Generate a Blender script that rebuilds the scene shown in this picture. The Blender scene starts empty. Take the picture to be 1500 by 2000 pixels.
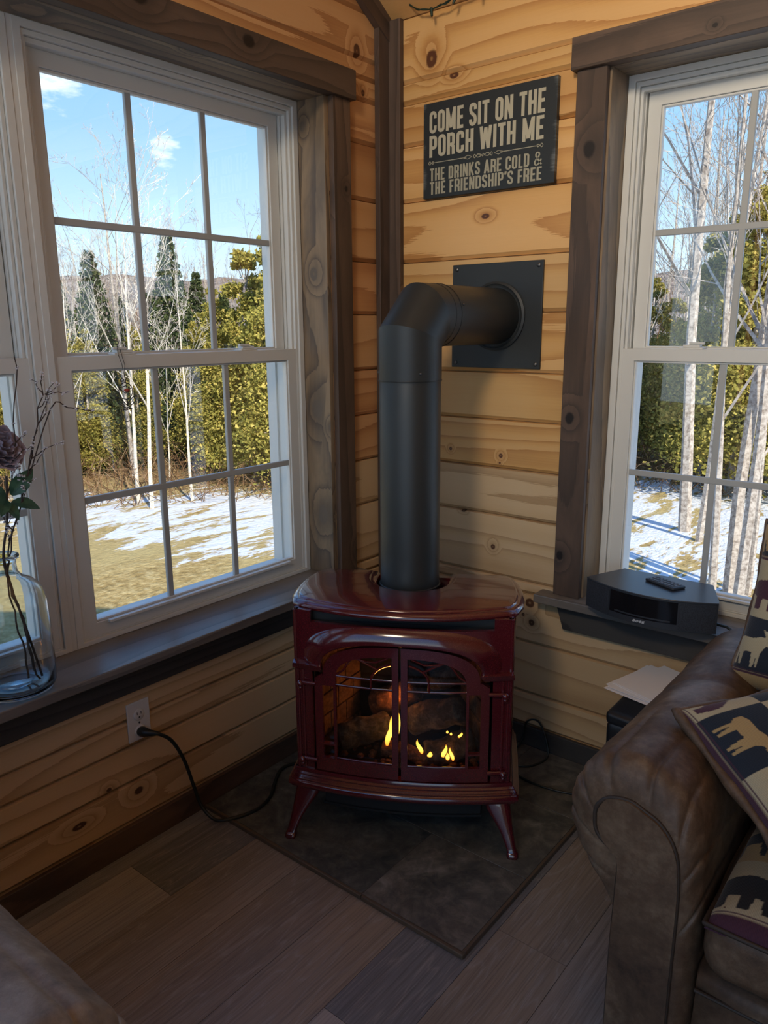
import bpy, bmesh, math, random
import numpy as np
from mathutils import Vector, Matrix, noise
from mathutils.geometry import delaunay_2d_cdt
PI = math.pi
SC = bpy.context.scene
COL = SC.collection
# ------------------------------------------------------------ camera
cam_d = bpy.data.cameras.new('camera')
cam_d.sensor_fit = 'HORIZONTAL'; cam_d.sensor_width = 36; cam_d.lens = 36*1502/1500
cam_d.clip_start = .05; cam_d.clip_end = 500
cam = bpy.data.objects.new('camera', cam_d); COL.objects.link(cam)
cr = Vector((.77919687, .62674608, -.00644949)); cu = Vector((-.14121723, .18557388, .97242996)); cf = Vector((-.61066352, .7568036, -.23310593))
cm = Matrix((cr, cu, -cf)).transposed().to_4x4(); cm.translation = Vector((1.7469, -2.2, 1.4234))
cam.matrix_world = cm
SC.camera = cam
# ------------------------------------------------------------ exposure
SC.view_settings.view_transform = 'Standard'; SC.view_settings.look = 'None'
SC.view_settings.gamma = 1; SC.view_settings.use_curve_mapping = False
SC.view_settings.exposure = 0.95
SUN_STRENGTH = 3.5; SKY = .9
# ------------------------------------------------------------ sun
sd = bpy.data.lights.new('sun', 'SUN'); sd.energy = SUN_STRENGTH; sd.angle = math.radians(.6); sd.color = (1, .93, .8)
sun = bpy.data.objects.new('sun', sd); COL.objects.link(sun)
sun_dir = Vector((-.76, .36, -.56))           # direction the light travels
sun.rotation_euler = sun_dir.to_track_quat('-Z', 'Y').to_euler(); sun.location = (12, -6, 12)
# ------------------------------------------------------------ added warm fill light behind the camera, no fixture, brightens the right wall
ld = bpy.data.lights.new('added_fill_light', 'AREA'); ld.shape = 'DISK'; ld.size = .55; ld.energy = 5.5; ld.color = (1, .82, .60); ld.spread = math.radians(70)
lamp = bpy.data.objects.new('added_fill_light', ld); COL.objects.link(lamp); lamp.location = (1.5, -3.5, 3.1)
lamp.rotation_euler = (Vector((1.1, 0, 2.2))-lamp.location).to_track_quat('-Z', 'Y').to_euler()
# ------------------------------------------------------------ world
W = bpy.data.worlds.new('world'); SC.world = W; W.use_nodes = True
wt = W.node_tree; wt.nodes.clear()
def wn(t, **k):
    n = wt.nodes.new(t)
    for a, b in k.items(): setattr(n, a, b)
    return n
def wl(a, b): wt.links.new(a, b)
tc = wn('ShaderNodeTexCoord'); sep = wn('ShaderNodeSeparateXYZ'); wl(tc.outputs['Generated'], sep.inputs[0])
rmp = wn('ShaderNodeValToRGB'); wl(sep.outputs['Z'], rmp.inputs[0])
e = rmp.color_ramp.elements
e[0].position = 0.0; e[0].color = (.66, .78, .88, 1)
e[1].position = .9; e[1].color = (.06, .19, .55, 1)
for p_, c_ in ((.08, (.48, .66, .83, 1)), (.22, (.26, .47, .73, 1)), (.45, (.12, .34, .72, 1))):
    q_ = e.new(p_); q_.color = c_
def cloud(direction, size, thr, prev):
    d = Vector(direction).normalized()
    dt = wn('ShaderNodeVectorMath', operation='DOT_PRODUCT'); dt.inputs[1].default_value = d
    nv = wn('ShaderNodeVectorMath', operation='NORMALIZE'); wl(tc.outputs['Generated'], nv.inputs[0]); wl(nv.outputs[0], dt.inputs[0])
    mr = wn('ShaderNodeMapRange'); wl(dt.outputs['Value'], mr.inputs[0])
    mr.inputs[1].default_value = math.cos(size); mr.inputs[2].default_value = 1; mr.inputs[3].default_value = -.45; mr.inputs[4].default_value = .24
    mp = wn('ShaderNodeMapping'); wl(tc.outputs['Generated'], mp.inputs[0]); mp.inputs['Scale'].default_value = (1, 1, 3.2)
    no = wn('ShaderNodeTexNoise'); wl(mp.outputs[0], no.inputs[0]); no.inputs['Scale'].default_value = 22; no.inputs['Detail'].default_value = 7; no.inputs['Roughness'].default_value = .62
    ad = wn('ShaderNodeMath', operation='ADD'); wl(mr.outputs[0], ad.inputs[0]); wl(no.outputs[0], ad.inputs[1])
    m2 = wn('ShaderNodeMapRange'); wl(ad.outputs[0], m2.inputs[0]); m2.inputs[1].default_value = thr; m2.inputs[2].default_value = thr+.35
    m2.inputs[4].default_value = .85
    mx = wn('ShaderNodeMix', data_type='RGBA'); wl(m2.outputs[0], mx.inputs[0]); wl(prev, mx.inputs[6]); mx.inputs[7].default_value = (1.0, .99, .97, 1)
    return mx.outputs[2]
def sph(az, el): return (-math.sin(math.radians(az))*math.cos(math.radians(el)), math.cos(math.radians(az))*math.cos(math.radians(el)), math.sin(math.radians(el)))
c_out = cloud(sph(53.6, 11.3), .035, .56, rmp.outputs[0])
c_out = cloud(sph(61, 17.2), .11, .5, c_out)
c_out = cloud(sph(160, 40), .6, .52, c_out)
c_out = cloud(sph(-70, 35), .5, .52, c_out)
bg = wn('ShaderNodeBackground'); wl(c_out, bg.inputs[0]); bg.inputs[1].default_value = SKY
wo = wn('ShaderNodeOutputWorld'); wl(bg.outputs[0], wo.inputs[0])
# ------------------------------------------------------------ node helper
class NT:
    def __init__(s, name):
        s.m = bpy.data.materials.new(name); s.m.use_nodes = True; s.t = s.m.node_tree; s.t.nodes.clear()
        s.out = s.t.nodes.new('ShaderNodeOutputMaterial')
    def n(s, t, ins=None, **k):
        n = s.t.nodes.new(t)
        for a, b in k.items(): setattr(n, a, b)
        for a, b in (ins or {}).items():
            if isinstance(b, bpy.types.NodeSocket): s.t.links.new(b, n.inputs[a])
            else: n.inputs[a].default_value = b
        return n
    def math(s, op, a, b=None, c=None):
        ins = {0: a}
        if b is not None: ins[1] = b
        if c is not None: ins[2] = c
        return s.n('ShaderNodeMath', ins, operation=op).outputs[0]
    def vec(s, x=0., y=0., z=0.): return s.n('ShaderNodeCombineXYZ', {0: x, 1: y, 2: z}).outputs[0]
    def mix(s, f, a, b, mode='MIX'): return s.n('ShaderNodeMix', {0: f, 6: a, 7: b}, data_type='RGBA', blend_type=mode).outputs[2]
    def ramp(s, f, stops, interp='LINEAR'):
        r = s.n('ShaderNodeValToRGB', {0: f}); r.color_ramp.interpolation = interp; e = r.color_ramp.elements
        while len(e) < len(stops): e.new(.5)
        for i, (p, c) in enumerate(stops):
            e[i].position = p; e[i].color = (*c, 1) if len(c) == 3 else c
        return r.outputs[0]
    def noise(s, v, scale, detail=3, rough=.5, dist=0., dim='3D'):
        n = s.n('ShaderNodeTexNoise', {'Scale': scale, 'Detail': detail, 'Roughness': rough, 'Distortion': dist}, noise_dimensions=dim)
        s.t.links.new(v, n.inputs['Vector']); return n.outputs[0]
    def rng(s, v, a, b, c=0., d=1.): return s.n('ShaderNodeMapRange', {0: v, 1: a, 2: b, 3: c, 4: d}).outputs[0]
    def obj(s): return s.n('ShaderNodeTexCoord').outputs['Object']
    def uv(s):
        n = s.n('ShaderNodeUVMap'); n.uv_map = 'UVMap'
        p = s.n('ShaderNodeSeparateXYZ', {0: n.outputs[0]}); return n.outputs[0], p.outputs[0], p.outputs[1]
    def attr(s, name): return s.n('ShaderNodeAttribute', attribute_name=name)
    def bump(s, h, strength=.3, dist=.002): return s.n('ShaderNodeBump', {'Height': h, 'Strength': strength, 'Distance': dist}).outputs[0]
    def bsdf(s, color, rough=.5, normal=None, metal=0., **k):
        ins = {'Base Color': color if isinstance(color, bpy.types.NodeSocket) else (*color, 1), 'Roughness': rough, 'Metallic': metal}
        if normal is not None: ins['Normal'] = normal
        for a, b in k.items(): ins[a.replace('_', ' ')] = b
        b = s.n('ShaderNodeBsdfPrincipled', ins); s.t.links.new(b.outputs[0], s.out.inputs[0]); return s.m
def plain(name, c, rough=.5, metal=0., **k): return NT(name).bsdf(c, rough, None, metal, **k)

def wood(name, light, mid, dark, knots=.5, freq=38., tints=None, blotch=0., rough=.5, fiber=.15, kcol=(.05, .02, .01), bumps=.15, spec=.4, ksize=1., spots=()):
    s = NT(name); _, u, v = s.uv(); rnd = s.attr('rnd').outputs['Fac']
    uo = s.math('ADD', u, s.math('MULTIPLY', rnd, 53.7)); vo = s.math('ADD', v, s.math('MULTIPLY', rnd, 17.3))
    w = s.math('MULTIPLY', rnd, 91.)
    # knots: one point per stretched cell, a part of them chosen
    kv = s.vec(s.math('MULTIPLY', uo, 2.6), s.math('MULTIPLY', vo, 6.5), w)
    vor = s.n('ShaderNodeTexVoronoi', {'Vector': kv, 'Scale': 1., 'Randomness': .8}, voronoi_dimensions='2D')
    dl = s.n('ShaderNodeVectorMath', {0: vor.outputs['Position'], 1: kv}, operation='SUBTRACT')
    dm = s.n('ShaderNodeVectorMath', {0: dl.outputs[0], 1: (1/3.4, 1/6.5, 0)}, operation='MULTIPLY')
    dd = s.n('ShaderNodeVectorMath', {0: dm.outputs[0]}, operation='LENGTH').outputs['Value']
    cs = s.n('ShaderNodeSeparateColor', {0: vor.outputs['Color']})
    on = s.math('LESS_THAN', cs.outputs[0], knots)
    rad = s.math('MULTIPLY_ADD', s.math('POWER', cs.outputs[1], 2.), .014*ksize, .005*ksize)
    wob = s.noise(s.vec(uo, vo, w), 60., 2)
    dd = s.math('ADD', dd, s.math('MULTIPLY', s.math('SUBTRACT', wob, .5), .006))
    k = s.math('MULTIPLY', on, s.rng(s.math('DIVIDE', dd, rad), .8, 1.15, 1., 0.))
    halo = s.math('MULTIPLY', on, s.n('ShaderNodeMapRange', {0: s.math('DIVIDE', dd, rad), 1: .8, 2: 5., 3: 1., 4: 0.}, interpolation_type='SMOOTHSTEP').outputs[0])
    for (sx, sy, sz, sr, el) in spots:      # the knots one can point to, at their places on the board
        dv = s.n('ShaderNodeVectorMath', {0: s.obj(), 1: (sx, sy, sz)}, operation='SUBTRACT')
        ds = s.n('ShaderNodeVectorMath', {0: dv.outputs[0], 1: (1/sr/el[0], 1/sr/el[1], 1/sr/el[2])}, operation='MULTIPLY')
        q = s.math('ADD', s.n('ShaderNodeVectorMath', {0: ds.outputs[0]}, operation='LENGTH').outputs['Value'], s.math('MULTIPLY', s.math('SUBTRACT', wob, .5), .35))
        k = s.math('MAXIMUM', k, s.rng(q, .85, 1.1, 1., 0.))
        halo = s.math('MAXIMUM', halo, s.n('ShaderNodeMapRange', {0: q, 1: .8, 2: 4.2, 3: 1., 4: 0.}, interpolation_type='SMOOTHSTEP').outputs[0])
        k = s.math('MULTIPLY', k, s.rng(q, .10, .35, .55, 1.))
    big = s.noise(s.vec(s.math('MULTIPLY', uo, .42), s.math('MULTIPLY', vo, 3.2), w), 1., 2, .5, .15)
    ph = s.math('ADD', s.math('MULTIPLY', big, 9.), s.math('MULTIPLY', vo, freq*.35))
    ph = s.math('ADD', ph, s.math('MULTIPLY', halo, 1.6))
    fine = s.noise(s.vec(s.math('MULTIPLY', uo, 4.), s.math('MULTIPLY', vo, 300.), w), 1., 3, .6)
    ph = s.math('ADD', ph, s.math('MULTIPLY', fine, .22))
    saw = s.math('FRACT', ph)
    ring = s.math('POWER', saw, 2.2)
    soft = s.noise(s.vec(s.math('MULTIPLY', uo, .8), s.math('MULTIPLY', vo, 11.), w), 1., 2)
    g = s.math('ADD', s.math('MULTIPLY', ring, .62), s.math('MULTIPLY', soft, .38))
    col = s.ramp(g, [(.1, light), (.45, mid), (.95, dark)])
    if tints:
        n = len(tints)
        r2 = s.math('FRACT', s.math('MULTIPLY', rnd, 7.13))
        t = s.ramp(r2, [(i/n, c) for i, c in enumerate(tints)], 'CONSTANT'); col = s.mix(1., col, t, 'MULTIPLY')
    if blotch:
        b = s.noise(s.vec(s.math('MULTIPLY', uo, 2.5), s.math('MULTIPLY', vo, 9.), w), 1., 4, .6, .6)
        col = s.mix(s.math('MULTIPLY', s.rng(b, .42, .62), blotch), col, (*dark, 1))
    col = s.mix(s.math('MULTIPLY', fine, fiber), col, (*dark, 1))
    col = s.mix(s.math('MULTIPLY', halo, .35), col, (*dark, 1))
    col = s.mix(k, col, (*kcol, 1))
    return s.bsdf(col, rough, s.bump(s.math('ADD', fine, s.math('MULTIPLY', ring, -.5)), bumps, .001), Specular_IOR_Level=spec)

M = {}
def pine(name, pale, knots, spots, red=False):
    if red: return wood(name, (.62, .36, .17), (.54, .29, .12), (.33, .14, .055), knots, 30., [(1, 1, 1), (.93, .9, .86), (1.04, 1.0, 1.0), (.86, .8, .76), (1, .92, .9)], 0, .42, .1, (.08, .03, .015), spots=spots)
    if pale: return wood(name, (.70, .50, .29), (.62, .42, .225), (.38, .23, .11), knots, 30., [(1, 1, 1), (.93, .92, .9), (1.05, 1.04, 1.02), (.9, .88, .84)], 0, .45, .1, (.09, .04, .02), spots=spots)
    return wood(name, (.76, .47, .20), (.68, .385, .135), (.42, .185, .055), knots, 30., [(1, 1, 1), (.93, .9, .86), (1.06, 1.04, 1.02), (.86, .8, .74), (1, .95, .9), (.92, .93, .92)], 0, .42, .1, (.10, .035, .015), spots=spots)
EH = (1.0, 9., 1.); EX = (1.5, 9., .8); EL = (9., 1.2, .9)
M['pine'] = pine('knotty_pine', False, .22, ())
M['pine_ru'] = pine('knotty_pine_upper', False, .03, [(.177, 0, 2.249, .021, (1., 9., 1.25)), (.264, 0, 2.186, .012, EX), (.389, 0, 1.762, .010, EX), (.27, 0, 1.015, .006, EH), (.469, 0, 1.009, .0075, EH), (.466, 0, .985, .004, EH)])
M['pine_rl'] = pine('pale_pine_lower', True, .10, [(.327, 0, .803, .006, EX), (.449, 0, .693, .009, EH), (.597, 0, .523, .0165, EH), (.574, 0, .477, .005, EH), (.606, 0, .455, .011, EH)])
M['pine_lu'] = pine('knotty_pine_left', False, .05, [(0, -.156, 2.27, .015, (9., 1., 1.35)), (0, -.128, 2.155, .008, (9., 1., 1.2))], True)
M['pine_ll'] = pine('pale_pine_left', True, .12, [(0, -1.323, .150, .013, (9., 1.7, .7))])
M['stain'] = wood('dark_stained_wood', (.150, .098, .070), (.110, .072, .052), (.048, .034, .027), .35, 30., [(1, 1, 1), (.85, .85, .87), (1.1, 1.05, 1)], .6, .55, .3, (.012, .008, .007))
M['jamb'] = wood('weathered_stained_wood', (.36, .25, .145), (.27, .185, .11), (.07, .055, .046), .5, 30., None, .55, .5, .3, (.13, .10, .075), ksize=1.8, spots=[(-.060, -.315, 1.594, .017, (1., 9., 1.3)), (-.045, -.315, .795, .021, (1., 9., 1.7)), (-.093, -.315, 2.037, .011, (1., 9., 1.4))])
M['sill'] = wood('grey_stained_sill', (.25, .22, .19), (.2, .175, .15), (.10, .09, .085), .15, 30., None, .4, .35, .3, (.05, .04, .04))
M['apron'] = wood('charcoal_stained_wood', (.075, .068, .06), (.058, .052, .047), (.028, .026, .026), .15, 30., None, .4, .55, .3, (.02, .015, .015))
def floorm():
    s = NT('vinyl_plank'); _, u, v = s.uv(); rnd = s.attr('rnd').outputs['Fac']; w = s.math('MULTIPLY', rnd, 91.)
    uo = s.math('ADD', u, s.math('MULTIPLY', rnd, 53.7)); vo = s.math('ADD', v, s.math('MULTIPLY', rnd, 17.3))
    tone = s.ramp(s.math('FRACT', s.math('MULTIPLY', rnd, 7.13)), [(0, (.31, .25, .19)), (.16, (.29, .25, .215)), (.3, (.20, .20, .205)), (.45, (.27, .26, .245)), (.6, (.40, .37, .34)), (.75, (.24, .21, .19)), (.88, (.30, .295, .30))], 'CONSTANT')
    big = s.noise(s.vec(s.math('MULTIPLY', uo, 1.1), s.math('MULTIPLY', vo, 7.), w), 1., 3, .55, .3)
    ph = s.math('ADD', s.math('MULTIPLY', big, 15.), s.math('MULTIPLY', s.noise(s.vec(s.math('MULTIPLY', uo, 9.), s.math('MULTIPLY', vo, 60.), w), 1., 2), .35))
    line = s.math('POWER', s.math('ABSOLUTE', s.math('SUBTRACT', s.math('MULTIPLY', s.math('FRACT', ph), 2.), 1.)), 6.)
    f1 = s.noise(s.vec(s.math('MULTIPLY', uo, 3.), s.math('MULTIPLY', vo, 210.), w), 1., 4, .65)
    f2 = s.noise(s.vec(s.math('MULTIPLY', uo, 22.), s.math('MULTIPLY', vo, 420.), w), 1., 2, .6)
    col = s.mix(1., tone, s.ramp(big, [(.3, (.80, .80, .82)), (.5, (1., 1., 1.)), (.7, (1.18, 1.14, 1.08))]), 'MULTIPLY')
    col = s.mix(s.math('MULTIPLY', line, .55), col, (.40, .36, .32, 1))
    col = s.mix(s.rng(f1, .45, .70, 0., .55), col, (.085, .072, .065, 1)); col = s.mix(s.rng(f2, .60, .72, 0., .5), col, (.42, .39, .36, 1))
    return s.bsdf(col, .40, s.bump(f1, .15, .001), Specular_IOR_Level=.45)
M['floor'] = floorm()
def stone():
    s = NT('slate_tile'); o = s.obj(); rnd = s.attr('rnd').outputs['Fac']
    off = s.n('ShaderNodeVectorMath', {0: o, 1: s.vec(s.math('MULTIPLY', rnd, 31.), s.math('MULTIPLY', rnd, 7.), rnd)}, operation='ADD').outputs[0]
    a = s.noise(off, 5., 8, .65, 1.6); b = s.noise(off, 22., 6, .7, .8)
    m = s.math('MULTIPLY_ADD', b, .4, s.math('MULTIPLY', a, .6))
    c = s.ramp(m, [(.36, (.035, .042, .042)), (.47, (.085, .085, .075)), (.55, (.14, .135, .115)), (.66, (.24, .235, .21))])
    c = s.mix(.8, c, s.ramp(rnd, [(0, (.8, .8, .8)), (.45, (1.25, 1.2, 1.15)), (1, (.9, .95, .95))]), 'MULTIPLY')
    return s.bsdf(c, .48, s.bump(m, .35, .004), Specular_IOR_Level=.5)
M['stone'] = stone()
M['grout'] = plain('grout', (.09, .085, .075), .9)
M['vinyl'] = plain('white_vinyl', (.70, .70, .66), .38, Specular_IOR_Level=.5)
M['vinyl_dark'] = plain('vinyl_groove', (.25, .25, .26), .6)
M['muntin'] = plain('grey_muntin', (.42, .43, .42), .4)
M['black_gap'] = plain('shadow_gap', (.01, .01, .01), .9)
def glass(name, tint=(1, 1, 1), refl=1., rough=0.):
    s = NT(name); f = s.n('ShaderNodeLayerWeight', {'Blend': .5}); ff = s.math('MULTIPLY', s.math('MULTIPLY_ADD', s.math('POWER', f.outputs['Facing'], 5.), .96, .04), refl)
    t = s.n('ShaderNodeBsdfTransparent', {0: (*tint, 1)}); g = s.n('ShaderNodeBsdfGlossy', {'Color': (1, 1, 1, 1), 'Roughness': rough})
    m = s.n('ShaderNodeMixShader', {0: ff, 1: t.outputs[0], 2: g.outputs[0]}); s.t.links.new(m.outputs[0], s.out.inputs[0]); return s.m
M['glass'] = glass('window_glass', (.985, .99, .985), 1.)
M['stove_glass'] = glass('stove_glass', (.75, .75, .75), .8)
def enamel():
    s = NT('majolica_enamel'); o = s.obj(); n = s.noise(o, 700., 2, .6)
    c = s.mix(s.rng(n, .58, .72), (.082, .007, .011, 1), (.20, .045, .05, 1))
    return s.bsdf(c, .16, None, Coat_Weight=1., Coat_Roughness=.06, Specular_IOR_Level=.6)
M['red'] = enamel()
M['blackm'] = plain('matte_black_metal', (.014, .016, .017), .5, 0., Specular_IOR_Level=.5)
def pipem():
    s = NT('black_stove_pipe'); o = s.obj(); n = s.noise(o, 900., 2)
    return s.bsdf((.035, .04, .042), .42, s.bump(n, .12, .0006), .3, Specular_IOR_Level=.5)
M['pipe'] = pipem()
M['plate'] = plain('satin_black_plate', (.022, .026, .028), .5)
M['screw'] = plain('screw_metal', (.12, .12, .12), .35, .8)
# ------------------------------------------------------------ mesh builder
class MB:
    def __init__(s): s.v = []; s.f = []; s.uv = []; s.r = []; s.mi = []
    def face(s, idx, uvs=None, rnd=0., mi=0):
        s.f.append(tuple(idx)); s.uv.append(uvs or [(0., 0.)]*len(idx)); s.r.append(rnd); s.mi.append(mi)
    def add(s, vs, fs, rnd=0., mi=0, uvf=None):
        b = len(s.v); s.v += [tuple(p) for p in vs]
        for f in fs:
            s.face([b+i for i in f], [uvf(vs[i]) for i in f] if uvf else None, rnd, mi)
    def box(s, x0, x1, y0, y1, z0, z1, grain=0, rnd=None, mi=0, mat=None):
        if x0 > x1: x0, x1 = x1, x0
        if y0 > y1: y0, y1 = y1, y0
        if z0 > z1: z0, z1 = z1, z0
        if rnd is None: rnd = random.random()
        P = [(x, y, z) for z in (z0, z1) for y in (y0, y1) for x in (x0, x1)]
        F = [((0, 2, 3, 1), 2), ((4, 5, 7, 6), 2), ((0, 1, 5, 4), 1), ((2, 6, 7, 3), 1), ((0, 4, 6, 2), 0), ((1, 3, 7, 5), 0)]
        b = len(s.v)
        s.v += [tuple(mat @ Vector(p)) if mat is not None else p for p in P]
        for f, ax in F:
            o = [i for i in range(3) if i != ax]
            if grain in o: ui = grain; vi = [i for i in o if i != grain][0]
            else: ui, vi = o
            s.face([b+i for i in f], [(P[i][ui]*(1 if grain in o else .15), P[i][vi]+.3*ax) for i in f], rnd, mi)
    def tube(s, pts, rad, n=8, cap=True, rnd=0., mi=0, closed=False):
        pts = [Vector(p) for p in pts]; m = len(pts); rs = rad if isinstance(rad, (list, tuple)) else [rad]*m
        b = len(s.v); prev = None; L = 0
        T = []
        for i in range(m):
            a = pts[(i-1) % m] if closed else pts[max(i-1, 0)]; c = pts[(i+1) % m] if closed else pts[min(i+1, m-1)]
            t = c-a; T.append(t.normalized() if t.length > 1e-9 else Vector((0, 0, 1)))
        x = T[0].orthogonal().normalized(); ls = []
        for i in range(m):
            x = (x - T[i]*x.dot(T[i])); x = x.normalized() if x.length > 1e-6 else T[i].orthogonal().normalized()
            y = T[i].cross(x)
            if i: L += (pts[i]-pts[i-1]).length
            ls.append(L)
            for k in range(n):
                a = 2*PI*k/n; s.v.append(tuple(pts[i]+(x*math.cos(a)+y*math.sin(a))*rs[i]))
        for i in range(m if closed else m-1):
            j = (i+1) % m
            for k in range(n):
                k2 = (k+1) % n
                s.face((b+i*n+k, b+i*n+k2, b+j*n+k2, b+j*n+k), [(ls[i], k/n*.2), (ls[i], (k+1)/n*.2), (ls[j], (k+1)/n*.2), (ls[j], k/n*.2)], rnd, mi)
        if cap and not closed:
            s.face([b+k for k in range(n)][::-1], None, rnd, mi); s.face([b+(m-1)*n+k for k in range(n)], None, rnd, mi)
    def lathe(s, prof, c=(0, 0, 0), n=32, rnd=0., mi=0, axis=None):
        # prof: [(r, h)], h along the axis
        ax = Vector(axis or (0, 0, 1)).normalized(); x = ax.orthogonal().normalized(); y = ax.cross(x); c = Vector(c); b = len(s.v)
        for r, h in prof:
            for k in range(n):
                a = 2*PI*k/n; s.v.append(tuple(c+ax*h+(x*math.cos(a)+y*math.sin(a))*max(r, 1e-5)))
        for i in range(len(prof)-1):
            for k in range(n):
                k2 = (k+1) % n; s.face((b+i*n+k, b+i*n+k2, b+(i+1)*n+k2, b+(i+1)*n+k), None, rnd, mi)
    def grid(s, fn, nu, nv, cu=False, cv=False, rnd=0., mi=0, uvs=(1, 1)):
        b = len(s.v)
        for i in range(nu):
            for j in range(nv): s.v.append(tuple(fn(i/(nu if cu else nu-1), j/(nv if cv else nv-1))))
        for i in range(nu if cu else nu-1):
            for j in range(nv if cv else nv-1):
                i2 = (i+1) % nu; j2 = (j+1) % nv
                q = [(i, j), (i2, j), (i2, j2), (i, j2)]; qq = [(i, j), (i+1, j), (i+1, j+1), (i, j+1)]
                s.face([b+a*nv+c for a, c in q], [(a/nu*uvs[0], c/nv*uvs[1]) for a, c in qq], rnd, mi)
    def ball(s, c, r, n=8, sc=(1, 1, 1), mi=0):
        c = Vector(c); b = len(s.v); m = max(4, n//2+1)
        for i in range(m+1):
            th = PI*i/m
            for k in range(n):
                a = 2*PI*k/n; s.v.append((c.x+r*sc[0]*math.sin(th)*math.cos(a), c.y+r*sc[1]*math.sin(th)*math.sin(a), c.z+r*sc[2]*math.cos(th)))
        for i in range(m):
            for k in range(n):
                k2 = (k+1) % n; s.face((b+i*n+k, b+(i+1)*n+k, b+(i+1)*n+k2, b+i*n+k2), None, 0., mi)
    def mesh(s, name, mats, smooth=35., recalc=True, merge=True):
        me = bpy.data.meshes.new(name); me.from_pydata(s.v, [], s.f)
        uvl = me.uv_layers.new(name='UVMap'); flat = [c for f in s.uv for p in f for c in p]; uvl.data.foreach_set('uv', flat)
        at = me.attributes.new('rnd', 'FLOAT', 'FACE'); at.data.foreach_set('value', s.r)
        me.polygons.foreach_set('material_index', s.mi)
        for m in (mats if isinstance(mats, (list, tuple)) else [mats]): me.materials.append(m)
        if recalc or merge:
            bm = bmesh.new(); bm.from_mesh(me)
            if merge: bmesh.ops.remove_doubles(bm, verts=bm.verts, dist=1e-6)
            if recalc: bmesh.ops.recalc_face_normals(bm, faces=bm.faces)
            bm.to_mesh(me); bm.free()
        if smooth is not None:
            me.polygons.foreach_set('use_smooth', [True]*len(me.polygons)); me.set_sharp_from_angle(angle=math.radians(smooth))
        me.update(); return me
    def build(s, name, mats, parent=None, smooth=35., bevel=0., seg=2, recalc=True, merge=True, **props):
        o = bpy.data.objects.new(name, s.mesh(name, mats, smooth, recalc, merge)); COL.objects.link(o)
        if parent is not None:
            o.parent = parent
            if parent.get('worldparts'): o.matrix_local = Matrix.Translation(-(root_loc(parent)))
        if bevel:
            b = o.modifiers.new('bevel', 'BEVEL'); b.width = bevel; b.segments = seg; b.limit_method = 'ANGLE'; b.angle_limit = math.radians(40)
            b.harden_normals = False
        for k, v_ in props.items(): o[k] = v_
        return o
def root_loc(p):
    return Vector(p.location) if p.parent is None else Vector((0, 0, 0))
def thing(name, label=None, cat=None, loc=(0, 0, 0), group=None, kind=None, world=True, rot=None):
    """An Empty at the thing's base. world=True: its parts are modelled in world coordinates."""
    o = bpy.data.objects.new(name, None); COL.objects.link(o); o.location = loc; o.empty_display_size = .1
    if rot: o.rotation_euler = rot
    if label: o['label'] = label; o['category'] = cat
    if group: o['group'] = group
    if kind: o['kind'] = kind
    WORLDPARTS[o.name] = world
    return o
WORLDPARTS = {}
def part(mb, name, mats, parent, **k):
    """link a part modelled in world coordinates (or the thing's own when world=False)"""
    o = mb.build(name, mats, None, **k); o.parent = parent
    if parent.parent is None and WORLDPARTS.get(parent.name) : o.matrix_basis = Matrix.Translation(-Vector(parent.location))
    return o
def tag(o, label, cat, group=None, kind=None):
    o['label'] = label; o['category'] = cat
    if group: o['group'] = group
    if kind: o['kind'] = kind
    return o
def struct(mb, name, mats, label=None, **k):
    o = mb.build(name, mats, None, **k); o['kind'] = 'structure'
    if label: o['label'] = label
    return o
def copy_tree(o, parent=None):
    c = o.copy(); COL.objects.link(c); c.parent = parent
    for ch in list(o.children): copy_tree(ch, c)
    return c
random.seed(7)
# ============================================================ room
SEAMS = [.075, .194, .379, .592, .806, .967, 1.127, 1.281, 1.467, 1.638, 1.831, 2.004, 2.195, 2.385, 2.57, 2.755, 2.94, 3.125, 3.31, 3.495, 3.68, 3.865]
CEIL0 = 2.385; SLOPE = .63; XR = 4.4; YB = -4.6
def board(mb, P, a0, a1, z0, z1, ax, sgn=1):
    """one horizontal wall board with chamfered long edges; P maps (along, depth into room, z) to world"""
    c = .012; d = .011; rnd = random.random()
    prof = [(-.02, z0+.0012), (-d, z0+.0012), (0, z0+c), (0, z1-c*.3), (-d, z1-.0012), (-.02, z1-.0012)]
    b = len(mb.v)
    for a in (a0, a1):
        for dep, z in prof: mb.v.append(P(a, dep, z))
    n = len(prof)
    for i in range(n):
        j = (i+1) % n
        va = prof[i][1]-z0; vb = prof[j][1]-z0
        mb.face((b+i, b+j, b+n+j, b+n+i), [(a0, va), (a0, vb), (a1, vb), (a1, va)], rnd)
    mb.face([b+i for i in range(n)][::-1], [(0, 0)]*n, rnd); mb.face([b+n+i for i in range(n)], [(0, 0)]*n, rnd)
def wall_boards(P, a_lo, a_hi, holes, topfn=None, joints=None):
    mb = MB(); rs = random.Random(4)
    zz = [0.]+SEAMS
    for i in range(len(zz)-1):
        z0, z1 = zz[i], zz[i+1]
        lo = topfn(z0, z1) if topfn else a_lo
        if lo is None: continue
        spans = [(lo, a_hi)]
        cuts = sorted(set([z0, z1]+[z for h in holes for z in (h[2], h[3]) if z0 < z < z1]))
        for k in range(len(cuts)-1):
            c0, c1 = cuts[k], cuts[k+1]; sp = [(lo, a_hi)]
            for h in holes:
                if h[2] < c1-1e-4 and h[3] > c0+1e-4:
                    ns = []
                    for s0, s1 in sp:
                        if h[0] > s0: ns.append((s0, min(s1, h[0])))
                        if h[1] < s1: ns.append((max(s0, h[1]), s1))
                    sp = [(a, b) for a, b in ns if b-a > .001]
            for s0, s1 in sp:
                f0 = len(mb.f); board(mb, P, s0, s1, c0, c1, 0)
                if c1 < 1.0:
                    for q in range(f0, len(mb.f)): mb.mi[q] = 2
    return mb
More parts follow.
